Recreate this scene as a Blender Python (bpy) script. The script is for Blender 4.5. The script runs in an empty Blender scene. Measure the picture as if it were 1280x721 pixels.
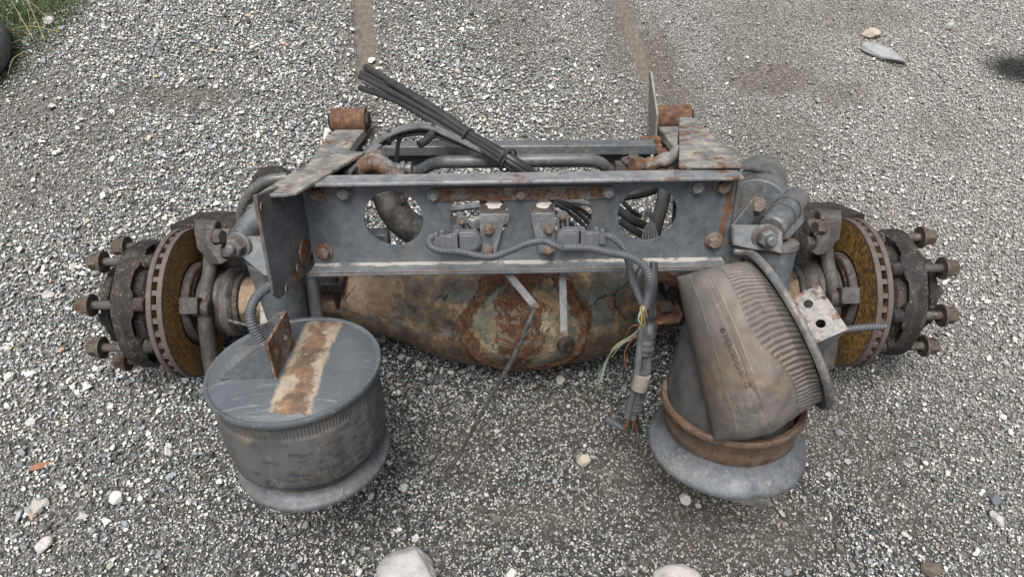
import bpy, bmesh, math, random
import numpy as np
from mathutils import Vector, Matrix, noise as mn

random.seed(7)
rng = np.random.default_rng(11)
S = bpy.context.scene
COL = S.collection

# ---------------------------------------------------------------- camera / light
F = 853.0                                   # focal length in pixels of a 1280 wide picture
PITCH, ROLL, TILT = math.radians(29), math.radians(0.9), math.radians(26)
AXLE_H = 0.215                              # the discs stand on the gravel
V = Vector
d_ = V((0, math.cos(PITCH), -math.sin(PITCH)))
dn_ = V((0, -math.sin(PITCH), -math.cos(PITCH)))
r_ = V((1, 0, 0))
R_ = r_*math.cos(ROLL) + dn_*math.sin(ROLL)
D_ = dn_*math.cos(ROLL) - r_*math.sin(ROLL)
C_ = -(R_*(8.5/F) + D_*(11.5/F) + d_)*1.98   # eye point, measured in the axle's own frame
ROOT = Matrix.Translation((0, 0, AXLE_H)) @ Matrix.Rotation(-TILT, 4, 'X')

def ray(x, y): return R_*((x-640)/F) + D_*((y-360.5)/F) + d_
def at(x, y, z): return C_ + ray(x, y)*z                      # point in the axle frame at a given distance
def atX(x, y, X): q = ray(x, y); return C_ + q*((X-C_.x)/q.x)
def atY(x, y, Y): q = ray(x, y); return C_ + q*((Y-C_.y)/q.y)
def atZ(x, y, Z): q = ray(x, y); return C_ + q*((Z-C_.z)/q.z)
def gnd(x, y, h=0.0):
    c = ROOT @ C_; q = ROOT.to_3x3() @ ray(x, y); return c + q*((h-c.z)/q.z)

cam = bpy.data.cameras.new('camera'); camo = bpy.data.objects.new('camera', cam); COL.objects.link(camo)
cam.sensor_width = 36; cam.lens = 36*F/1280; cam.clip_start = 0.05; cam.clip_end = 500
rot = ROOT.to_3x3()
m = Matrix((rot @ R_, -(rot @ D_), -(rot @ d_))).transposed().to_4x4()
m.translation = ROOT @ C_
camo.matrix_world = m
S.camera = camo

SUN_EL, SUN_AZ = math.radians(80), math.radians(215)        # azimuth from +Y (away from the camera) towards +X
w = bpy.data.worlds.new('World'); S.world = w; w.use_nodes = True
nt = w.node_tree; nt.nodes.clear()
sky = nt.nodes.new('ShaderNodeTexSky'); sky.sky_type = 'NISHITA'; sky.sun_disc = False
sky.sun_elevation = SUN_EL; sky.sun_rotation = SUN_AZ
sky.air_density = 0.6; sky.dust_density = 8; sky.ozone_density = 0.2
bg = nt.nodes.new('ShaderNodeBackground'); bg.inputs[1].default_value = 0.115
out = nt.nodes.new('ShaderNodeOutputWorld')
hs_ = nt.nodes.new('ShaderNodeHueSaturation'); hs_.inputs['Saturation'].default_value = .45     # overcast: the blue is mostly veiled
nt.links.new(sky.outputs[0], hs_.inputs['Color']); nt.links.new(hs_.outputs[0], bg.inputs[0]); nt.links.new(bg.outputs[0], out.inputs[0])
sl = bpy.data.lights.new('sun', 'SUN'); sl.energy = 2.1; sl.angle = math.radians(34); sl.color = (1, .985, .95)
so = bpy.data.objects.new('sun', sl); COL.objects.link(so)
sd = V((math.sin(SUN_AZ)*math.cos(SUN_EL), math.cos(SUN_AZ)*math.cos(SUN_EL), math.sin(SUN_EL)))
so.rotation_euler = sd.to_track_quat('Z', 'Y').to_euler(); so.location = sd*8
S.view_settings.view_transform = 'Standard'; S.view_settings.look = 'None'
S.view_settings.exposure = 0.97; S.view_settings.gamma = 1

# ---------------------------------------------------------------- materials
class NT:
    def __init__(s, name):
        s.m = bpy.data.materials.new(name); s.m.use_nodes = True
        s.t = s.m.node_tree; s.b = s.t.nodes['Principled BSDF']
        s.tc = s.t.nodes.new('ShaderNodeTexCoord')
        oi = s.t.nodes.new('ShaderNodeObjectInfo'); s.oi = oi
        mp = s.t.nodes.new('ShaderNodeVectorMath'); mp.operation = 'ADD'
        rr = s.t.nodes.new('ShaderNodeMath'); rr.operation = 'MULTIPLY'; rr.inputs[1].default_value = 7.0
        s.l(oi.outputs['Random'], rr.inputs[0])
        s.l(s.tc.outputs['Object'], mp.inputs[0]); s.l(rr.outputs[0], mp.inputs[1]); s.co = mp.outputs[0]
    def l(s, a, b): s.t.links.new(a, b)
    def noise(s, scale, detail=6, rough=.6, vec=None, dist=0):
        n = s.t.nodes.new('ShaderNodeTexNoise'); n.inputs['Scale'].default_value = scale
        n.inputs['Detail'].default_value = detail; n.inputs['Roughness'].default_value = rough
        n.inputs['Distortion'].default_value = dist
        s.l(vec or s.co, n.inputs['Vector']); return n.outputs['Fac']
    def voro(s, scale, feat='F1', out='Distance', vec=None, rnd=1):
        n = s.t.nodes.new('ShaderNodeTexVoronoi'); n.feature = feat; n.inputs['Scale'].default_value = scale
        n.inputs['Randomness'].default_value = rnd
        s.l(vec or s.co, n.inputs['Vector']); return n.outputs[out]
    def ramp(s, fac, stops, interp='LINEAR'):
        n = s.t.nodes.new('ShaderNodeValToRGB'); n.color_ramp.interpolation = interp
        e = n.color_ramp.elements
        while len(e) < len(stops): e.new(.5)
        for q, (p, c) in zip(e, stops):
            q.position = p; q.color = (*c, 1) if hasattr(c, '__len__') else (c, c, c, 1)
        s.l(fac, n.inputs[0]); return n.outputs[0]
    def mix(s, f, a, b, mode='MIX'):
        n = s.t.nodes.new('ShaderNodeMix'); n.data_type = 'RGBA'; n.blend_type = mode
        for i, x in ((0, f), (6, a), (7, b)):
            if hasattr(x, 'links'): s.l(x, n.inputs[i])
            elif i == 0: n.inputs[0].default_value = x
            else: n.inputs[i].default_value = (*x, 1)
        return n.outputs[2]
    def math(s, op, a, b=0.0, clamp=False):
        n = s.t.nodes.new('ShaderNodeMath'); n.operation = op; n.use_clamp = clamp
        for i, x in ((0, a), (1, b)):
            if hasattr(x, 'links'): s.l(x, n.inputs[i])
            else: n.inputs[i].default_value = x
        return n.outputs[0]
    def scale(s, v, vec=None):
        n = s.t.nodes.new('ShaderNodeMapping'); n.inputs['Scale'].default_value = v
        s.l(vec or s.co, n.inputs['Vector']); return n.outputs[0]
    def attr(s, name, typ='GEOMETRY', out='Fac'):
        n = s.t.nodes.new('ShaderNodeAttribute'); n.attribute_name = name; n.attribute_type = typ; return n.outputs[out]
    def edge(s, radius):
        b = s.t.nodes.new('ShaderNodeBevel'); b.samples = 4; b.inputs['Radius'].default_value = radius
        g = s.t.nodes.new('ShaderNodeNewGeometry'); dt = s.t.nodes.new('ShaderNodeVectorMath'); dt.operation = 'DOT_PRODUCT'
        s.l(b.outputs[0], dt.inputs[0]); s.l(g.outputs['Normal'], dt.inputs[1])
        return s.math('SUBTRACT', 1.0, dt.outputs['Value'])
    def xyz(s, vec=None):
        n = s.t.nodes.new('ShaderNodeSeparateXYZ'); s.l(vec or s.tc.outputs['Object'], n.inputs[0]); return n.outputs
    def done(s, col, rough, h=None, bump=.3, dist=.002, metallic=0.0, spec=.5):
        s.l(col, s.b.inputs['Base Color']) if hasattr(col, 'links') else setattr(s.b.inputs['Base Color'], 'default_value', (*col, 1))
        if hasattr(rough, 'links'): s.l(rough, s.b.inputs['Roughness'])
        else: s.b.inputs['Roughness'].default_value = rough
        if hasattr(metallic, 'links'): s.l(metallic, s.b.inputs['Metallic'])
        else: s.b.inputs['Metallic'].default_value = metallic
        s.b.inputs['Specular IOR Level'].default_value = spec
        if h is not None:
            b = s.t.nodes.new('ShaderNodeBump'); b.inputs['Strength'].default_value = bump; b.inputs['Distance'].default_value = dist
            s.l(h, b.inputs['Height']); s.l(b.outputs[0], s.b.inputs['Normal'])
        return s.m

RUST = [(.28, (.022, .014, .010)), (.46, (.060, .032, .020)), (.6, (.115, .062, .034)), (.8, (.22, .13, .07))]
def metal(name, base, rust=.35, scale=7, rough=.45, edge=0.0, dust=.25, dustc=(.26, .25, .23), extra=None, bump=.45, pale=None, palec=(.30, .29, .265), chips=.5, spec=.4):
    """painted steel; rust = share that has rusted, extra(N) may return a further rust mask and pale-wear mask"""
    N = NT(name)
    n1 = N.noise(scale, 8, .65); n2 = N.noise(scale*6, 5, .6)
    f = N.math('ADD', N.math('MULTIPLY', n1, .75), N.math('MULTIPLY', n2, .25))
    if edge:
        f = N.math('ADD', f, N.math('MULTIPLY', N.edge(.006), edge))
    if extra: f = N.math('ADD', f, extra(N))
    lo = .70 - rust*.45
    mask = N.ramp(f, [(lo, 0), (min(lo+.06, .99), 1)])
    rc = N.ramp(N.noise(scale*4.5, 8, .7), RUST)
    tone = N.ramp(N.noise(scale*1.3, 5, .6), [(.3, tuple(c*.72 for c in base)), (.7, tuple(c*1.28 for c in base))])
    paint = N.mix(N.math('MULTIPLY', N.ramp(N.noise(scale*2.2, 7, .75), [(.42, 0), (.72, 1)]), dust*2, True), tone, dustc)
    scr = N.ramp(N.noise(60, 4, .7, N.scale((1, .08, .6))), [(.66, 0), (.71, 1)])
    paint = N.mix(N.math('MULTIPLY', scr, .35), paint, (.30, .31, .32))
    grime = N.ramp(N.noise(scale*9, 8, .75), [(.35, .66), (.65, 1.2)])
    paint = N.mix(1.0, paint, grime, 'MULTIPLY')
    chip = N.ramp(N.math('ADD', N.noise(scale*14, 5, .7), N.math('MULTIPLY', N.noise(scale*2, 3), .3)), [(.755, 0), (.775, 1)])
    paint = N.mix(N.math('MULTIPLY', chip, chips), paint, (.17, .15, .125))
    strk = N.ramp(N.noise(34, 5, .65, N.scale((1, .6, .07))), [(.52, 0), (.66, 1)])
    paint = N.mix(N.math('MULTIPLY', strk, .22), paint, (.13, .105, .08))
    if pale: paint = N.mix(pale(N), paint, palec)
    col = N.mix(mask, paint, rc)
    ro = N.mix(mask, N.ramp(N.noise(scale*3), [(.3, rough-.1), (.7, rough+.18)]), (.9, .9, .9))
    h = N.math('ADD', N.math('MULTIPLY', mask, N.noise(130, 5, .7)), N.math('MULTIPLY', N.noise(45, 5, .6), .45))
    return N.done(col, ro, h, bump, .0025, spec=spec)

def banded(axis, a, b, amt):
    def f(N):
        c = N.xyz()[axis]
        w = N.math('MULTIPLY', N.math('SUBTRACT', N.noise(22, 4), .5), .03)
        c = N.math('ADD', c, w)
        g = N.math('GREATER_THAN', c, a); h = N.math('LESS_THAN', c, b)
        return N.math('MULTIPLY', N.math('MULTIPLY', g, h), amt)
    return f

G = (.068, .078, .087)
M = {}
M['paint'] = metal('worn_grey_blue_paint', G, .22, 6, .42, edge=1.0, dust=.10)
M['web'] = metal('grey_blue_frame_paint', G, .12, 5, .42, edge=1.2, dust=.06)
M['pale'] = metal('scuffed_pale_grey_paint', (.080, .087, .093), .36, 9, .45, edge=.6, dust=.55, dustc=(.27, .25, .205))
M['dark'] = metal('dirty_black_casting', (.017, .016, .0165), .20, 9, .66, edge=.3, dust=.08, spec=.15, bump=.8, dustc=(.10, .095, .09))
M['cast'] = metal('dusty_grey_casting', (.040, .038, .037), .20, 8, .6, edge=.6, dust=.28, dustc=(.12, .115, .108), spec=.2, bump=.8)
M['rusty'] = metal('rusted_steel', (.11, .085, .07), .85, 9, .8, dust=.3, dustc=(.16,.11,.08))
M['brownrust'] = metal('brown_rust_over_paint', (.10, .10, .10), .52, 10, .7, dust=.4)
M['strap'] = metal('half_rusted_strap', (.080, .087, .094), .50, 16, .65, dust=.5, dustc=(.13,.10,.075))
M['bolt'] = metal('dull_bolt', (.10, .108, .115), .30, 30, .4, dust=.3, dustc=(.2,.19,.17))
M['rustbolt'] = metal('rusty_bolt', (.105, .088, .075), .45, 26, .75, dust=.3, dustc=(.15,.12,.09))
M['nut'] = metal('brown_wheel_nut', (.044, .037, .030), .32, 22, .6, dust=.25, dustc=(.12, .10, .08), spec=.2)
M['tube'] = metal('flaking_axle_tube', (.10, .105, .11), .30, 9, .6, dust=.3)

def mk_disc():
    N = NT('brake_disc_face')
    x = N.xyz()
    rr = N.math('SQRT', N.math('ADD', N.math('POWER', x[1], 2), N.math('POWER', x[2], 2)))
    sp = N.ramp(N.noise(120, 6, .75), [(.38, (.025, .016, .010)), (.48, (.11, .058, .016)), (.56, (.34, .19, .035)), (.70, (.50, .31, .06))])
    big = N.ramp(N.noise(6, 6, .7), [(.38, (.030, .022, .017)), (.62, (.20, .115, .035))])
    cv = N.t.nodes.new('ShaderNodeCombineXYZ'); N.l(N.math('MULTIPLY', rr, 260.0), cv.inputs[0])
    score = N.ramp(N.noise(1.0, 4, .7, cv.outputs[0]), [(.35, .62), (.65, 1.2)])
    c = N.mix(N.ramp(N.noise(5, 5, .65), [(.38, .85), (.58, .12)]), sp, big)
    c = N.mix(1.0, c, score, 'MULTIPLY')
    ring = N.ramp(rr, [(.205, 0), (.209, 1)])
    rim = N.ramp(N.noise(40, 8, .75), [(.3, (.038, .030, .027)), (.7, (.085, .066, .058))])
    return N.done(N.mix(ring, c, rim), .75, N.noise(150, 5, .7), .4, .0015)
M['disc'] = mk_disc()
def mk_rim():
    N = NT('brake_disc_rim')
    c = N.ramp(N.noise(45, 6, .7), [(.3, (.038, .030, .027)), (.7, (.085, .066, .058))])
    return N.done(c, .75, N.noise(120, 5, .7), .4, .0015)
M['rim'] = mk_rim()

def mk_housing():
    N = NT('rusted_flaking_axle_housing')
    X = N.xyz(); co = N.tc.outputs['Object']
    wn = N.math('MULTIPLY', N.math('SUBTRACT', N.noise(11, 9, .75, co), .5), .13)
    dx = N.math('SUBTRACT', X[0], .015)
    rr = N.math('ADD', N.math('SQRT', N.math('ADD', N.math('POWER', dx, 2), N.math('POWER', X[2], 2))), wn)
    # cover face: green-olive paint with ochre run-down arcs
    olive = N.ramp(N.noise(17, 9, .72, co), [(.3, (.040, .044, .038)), (.5, (.085, .090, .070)), (.7, (.15, .14, .10))])
    arcs = N.t.nodes.new('ShaderNodeCombineXYZ'); r0_ = N.math('SUBTRACT', rr, N.math('MULTIPLY', wn, .75)); N.l(N.math('MULTIPLY', r0_, 42.0), arcs.inputs[0]); N.l(N.math('MULTIPLY', X[2], 5.0), arcs.inputs[1]); N.l(N.math('MULTIPLY', N.math('SIGN', dx), 3.0), arcs.inputs[2])
    an = N.noise(1.0, 6, .7, arcs.outputs[0])
    arcs = N.ramp(an, [(.47, 0), (.57, 1)])
    och = N.ramp(N.noise(60, 6, .7, co), [(.3, (.16, .075, .020)), (.7, (.34, .20, .07))])
    face = N.mix(N.math('MULTIPLY', arcs, N.ramp(N.noise(8, 7, .7, co), [(.38, .15), (.6, .8)])), olive, och)
    tan_ = N.ramp(N.math('ADD', N.math('MULTIPLY', N.noise(13, 9, .78, co), .8), N.math('MULTIPLY', N.noise(60, 5, .7, co), .2)), [(.555, 0), (.568, 1)])
    tc_ = N.ramp(N.noise(55, 8, .75, co), [(.3, (.12, .095, .060)), (.6, (.26, .22, .155))])
    face = N.mix(tan_, face, tc_)
    # outer skin: brown grey scale, cream primer
    outer = N.ramp(N.noise(20, 10, .78, co), [(.34, (.022, .019, .017)), (.48, (.068, .056, .042)), (.57, (.14, .098, .056)), (.70, (.29, .215, .14))])
    slate = N.ramp(N.noise(50, 6, .7, co), [(.3, (.040, .045, .042)), (.7, (.110, .118, .108))])
    outer = N.mix(N.ramp(N.noise(7, 8, .7, co), [(.52, 0), (.56, 1)]), outer, slate)
    crm = N.ramp(N.noise(45, 8, .75, co), [(.3, (.12, .078, .050)), (.6, (.24, .18, .125))])
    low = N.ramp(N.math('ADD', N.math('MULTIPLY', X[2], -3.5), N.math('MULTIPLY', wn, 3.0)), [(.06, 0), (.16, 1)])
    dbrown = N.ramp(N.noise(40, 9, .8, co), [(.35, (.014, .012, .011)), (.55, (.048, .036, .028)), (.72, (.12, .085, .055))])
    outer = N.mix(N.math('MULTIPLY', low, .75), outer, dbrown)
    tl = N.math('MULTIPLY', N.math('LESS_THAN', N.math('ADD', X[0], N.math('MULTIPLY', wn, 1.2)), -.335), N.math('GREATER_THAN', N.math('ADD', X[2], wn), .012))
    outer = N.mix(N.math('MULTIPLY', tl, .85), outer, crm)
    inside = N.ramp(rr, [(.138, 1), (.150, 0)])
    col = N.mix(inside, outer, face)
    # rust: ring at the cover's rim and the scabby middle
    rust = N.ramp(N.noise(48, 10, .82, co), [(.34, (.014, .009, .007)), (.47, (.050, .024, .014)), (.58, (.105, .048, .022)), (.72, (.25, .14, .075))])
    ring = N.ramp(N.math('ABSOLUTE', N.math('SUBTRACT', rr, .160)), [(.008, 1), (.030, 0)])
    rn = N.noise(24, 9, .75, co)
    ringm = N.ramp(N.math('ADD', N.math('MULTIPLY', ring, .34), N.math('MULTIPLY', rn, .75)), [(.51, 0), (.57, 1)])
    cx = N.math('DIVIDE', N.math('ADD', X[0], .002), .066); cz = N.math('DIVIDE', N.math('ADD', X[2], -.01), .17)
    core = N.math('SQRT', N.math('ADD', N.math('POWER', cx, 2), N.math('POWER', cz, 2)))
    corem = N.ramp(N.math('ADD', N.math('MULTIPLY', N.math('SUBTRACT', 1.15, core), .35), N.math('MULTIPLY', rn, .8)), [(.47, 0), (.50, 1)])
    speck = N.ramp(N.noise(15, 10, .8, co), [(.60, 0), (.63, 1)])
    m = N.math('MAXIMUM', N.math('MAXIMUM', ringm, corem), speck)
    col = N.mix(m, col, rust)
    # pale lifted flakes inside the rust
    wn_ = N.t.nodes.new('ShaderNodeTexNoise'); wn_.inputs['Scale'].default_value = 40; wn_.inputs['Detail'].default_value = 6; N.l(co, wn_.inputs['Vector'])
    wco = N.mix(.05, co, wn_.outputs['Color'])
    fl = N.voro(48, out='Color', vec=wco); sc = N.t.nodes.new('ShaderNodeSeparateColor'); N.l(fl, sc.inputs[0])
    edge = N.voro(48, 'DISTANCE_TO_EDGE', vec=wco)
    fm = N.math('MULTIPLY', N.math('MULTIPLY', N.ramp(sc.outputs[0], [(.70, 0), (.72, 1)]), N.ramp(edge, [(.04, 0), (.07, 1)])), N.math('MAXIMUM', corem, N.math('MULTIPLY', ringm, .6)))
    col = N.mix(fm, col, N.mix(N.noise(90, 6, .7, co), slate, (.13, .085, .055)))
    # cracks in the scale
    ck = N.voro(9, 'DISTANCE_TO_EDGE', vec=N.mix(.10, co, N.noise(18, 8, .8, co)))
    crack = N.math('MULTIPLY', N.ramp(ck, [(.003, 1), (.008, 0)]), N.ramp(N.noise(5, 4, .6, co), [(.54, 0), (.58, 1)]))
    col = N.mix(N.math('MULTIPLY', crack, .85), col, (.012, .008, .006))
    h = N.math('ADD', N.math('ADD', N.noise(70, 9, .75, co), N.math('MULTIPLY', m, .5)), N.math('ADD', N.math('MULTIPLY', crack, -1.2), N.math('MULTIPLY', fm, .8)))
    return N.done(col, N.mix(m, (.46, .46, .46), (.88, .88, .88)), h, .9, .004, spec=.28)
M['housing'] = mk_housing()

def mk_rubber(name, base, brown, mode):
    N = NT(name)
    x = N.xyz()
    n = N.noise(5, 6, .6)
    c = N.ramp(n, [(.3, tuple(b*.6 for b in base)), (.7, tuple(b*1.35 for b in base))])
    # dark peeled flecks, stretched round the bag
    fl = N.noise(48, 7, .7, N.scale((.7, .7, 1.4)))
    if mode == 'left':
        z = N.math('ADD', x[2], N.math('MULTIPLY', x[0], -.28))
        area = N.math('MULTIPLY', N.ramp(N.math('MULTIPLY', N.math('ADD', z, .05), 4), [(.25, 1), (.95, 0)]), N.ramp(N.math('ADD', x[0], .45), [(.36, 0), (.50, 1)]))
        f = N.ramp(N.math('ADD', fl, N.math('MULTIPLY', area, .15)), [(.60, 0), (.625, .85)])
        c = N.mix(f, c, (.030, .034, .040))
        br = N.ramp(N.noise(9, 6, .7), [(.55, 0), (.70, 1)])
        c = N.mix(N.math('MULTIPLY', br, .5), c, brown)
    else:
        u = N.attr('u'); 
        br = N.ramp(N.noise(9, 7, .72, dist=.6), [(.42, 0), (.62, 1)])
        br = N.math('MULTIPLY', br, N.attr('brown'))
        c = N.mix(N.math('MULTIPLY', br, .48), c, N.ramp(N.noise(30, 6, .7), [(.3, (.08, .052, .032)), (.7, (.22, .15, .095))]))
        f = N.ramp(N.math('ADD', N.noise(95, 6, .7), N.math('MULTIPLY', N.attr('peel'), .14)), [(.62, 0), (.68, 1)])
        c = N.mix(N.math('MULTIPLY', f, .6), c, (.055, .062, .072))
        c = N.mix(N.attr('groove'), c, (.030, .026, .022))
    sc = N.ramp(N.noise(14, 3, .5, N.scale((1, 1, .12)), .4), [(.495, 0), (.5, 1), (.505, 0)])
    c = N.mix(N.math('MULTIPLY', sc, .5), c, tuple(b*2.0 for b in base))
    h = N.math('ADD', N.noise(35, 7, .65), N.math('MULTIPLY', f, -.3))
    return N.done(c, .6, h, .5, .0025, spec=.3)
M['rubberL'] = mk_rubber('dusty_grey_rubber', (.064, .065, .065), (.17, .13, .08), 'left')
M['rubberR'] = mk_rubber('dusty_brown_grey_rubber', (.082, .077, .071), (.2, .12, .06), 'right')

def mk_cable(name, base, dusty=.3, rough=.5):
    N = NT(name)
    c = N.ramp(N.noise(30, 5, .65), [(.35, base), (.75, tuple(b+(.17-b)*dusty for b in base))])
    return N.done(c, rough, N.noise(80), .15, .001, spec=.28)
M['cable'] = mk_cable('dusty_black_hose', (.017, .018, .020), .08, .45)
M['cablegrey'] = mk_cable('dusty_grey_hose', (.05, .052, .057), .5, .5)
M['conduit'] = mk_cable('grey_corrugated_conduit', (.055, .061, .069), .2, .5)
M['plastic'] = mk_cable('grey_sensor_plastic', (.078, .085, .095), .3, .45)
M['strapgrey'] = metal('grey_lever_paint', (.060, .067, .076), .12, 14, .5, edge=1.0, dust=.2)
M['bar'] = metal('grey_pipe_paint', (.050, .057, .063), .16, 6, .4, edge=.4, dust=.12)
M['black'] = NT('black_void').done((.006, .006, .006), .9)
for k, c in (('wy', (.27, .21, .07)), ('wo', (.20, .08, .03)), ('wb', (.16, .24, .27)), ('wg', (.08, .11, .06)), ('ww', (.30, .30, .27)), ('wbr', (.12, .05, .02))):
    M[k] = mk_cable('wire_'+k, c, .2, .4)
M['steelwire'] = metal('grey_steel_rod', (.036, .038, .041), .2, 20, .5, dust=.3)

def mk_lid(name, x0, x1, axis=0):
    """dome pressed lid: bare stripe with cream primer edges and rust where the frame sat on it"""
    N = NT(name)
    x = N.xyz()
    wob = N.math('MULTIPLY', N.math('SUBTRACT', N.noise(22, 9, .78), .5), .045)
    c = N.math('ADD', x[axis], wob)
    cen, hw = (x0+x1)/2, (x1-x0)/2
    dd = N.math('ABSOLUTE', N.math('SUBTRACT', c, cen))
    inb = N.math('SUBTRACT', 1.0, N.ramp(N.math('DIVIDE', dd, hw), [(.82, 0), (.88, .25), (.98, .8), (1.0, 1)]))
    inb = N.math('MULTIPLY', inb, N.math('LESS_THAN', N.math('ABSOLUTE', N.math('ADD', x[1], wob)), .160))
    tone = N.ramp(N.noise(7, 6), [(.3, (.042, .049, .056)), (.7, (.075, .084, .092))])
    sp = N.math('MAXIMUM', N.ramp(N.noise(60, 8, .8), [(.57, 0), (.66, 1)]), N.ramp(N.noise(26, 4, .6, N.scale((.25, 2.5, 1)), 1.2), [(.60, 0), (.64, .8)]))
    tone = N.mix(N.math('MULTIPLY', sp, .4), tone, (.22, .22, .21))
    cream = N.ramp(N.noise(35, 9, .75), [(.3, (.10, .08, .06)), (.6, (.25, .21, .155))])
    rust = N.ramp(N.noise(26, 8, .75), [(.35, (.022, .015, .011)), (.5, (.065, .036, .020)), (.68, (.19, .10, .045))])
    rm = N.ramp(N.math('ADD', N.noise(15, 7, .7), N.math('MULTIPLY', N.math('SUBTRACT', .7, N.math('DIVIDE', dd, hw)), .25)), [(.50, 0), (.60, 1)])
    band = N.mix(rm, cream, rust)
    fl = N.ramp(N.noise(9, 7, .7), [(.655, 0), (.68, 1)])
    tone = N.mix(fl, tone, (.25, .13, .05))
    return N.done(N.mix(inb, tone, N.mix(.12, band, (.16, .14, .12))), N.mix(inb, N.ramp(N.noise(9, 6, .7), [(.35, .26), (.7, .50)]), (.85, .85, .85)), N.math('ADD', N.noise(20, 6), N.math('MULTIPLY', inb, N.noise(110, 5))), .18, .003)
M['lid'] = mk_lid('air_spring_lid_paint', -.010, .078)
M['lidplain'] = metal('scratched_dark_lid', (.06, .066, .072), .25, 9, .42, edge=.8, dust=.25, dustc=(.3, .28, .24))
M['brack'] = metal('bracket_rust_and_primer', (.15, .15, .15), .52, 12, .6, dust=.4, dustc=(.27, .25, .22))
M['brackrust'] = metal('bracket_dark_rust', (.11, .095, .078), .52, 16, .7, dust=.3)
M['base'] = metal('grey_blue_piston_plastic', (.060, .068, .077), .06, 8, .55, dust=.16, dustc=(.17, .175, .18))
M['baseL'] = metal('grey_piston_plastic', (.055, .061, .068), .10, 8, .55, dust=.10)
M['brownband'] = metal('brown_greasy_band', (.055, .035, .025), .42, 10, .65, dust=.35, dustc=(.16, .11, .07))

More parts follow.
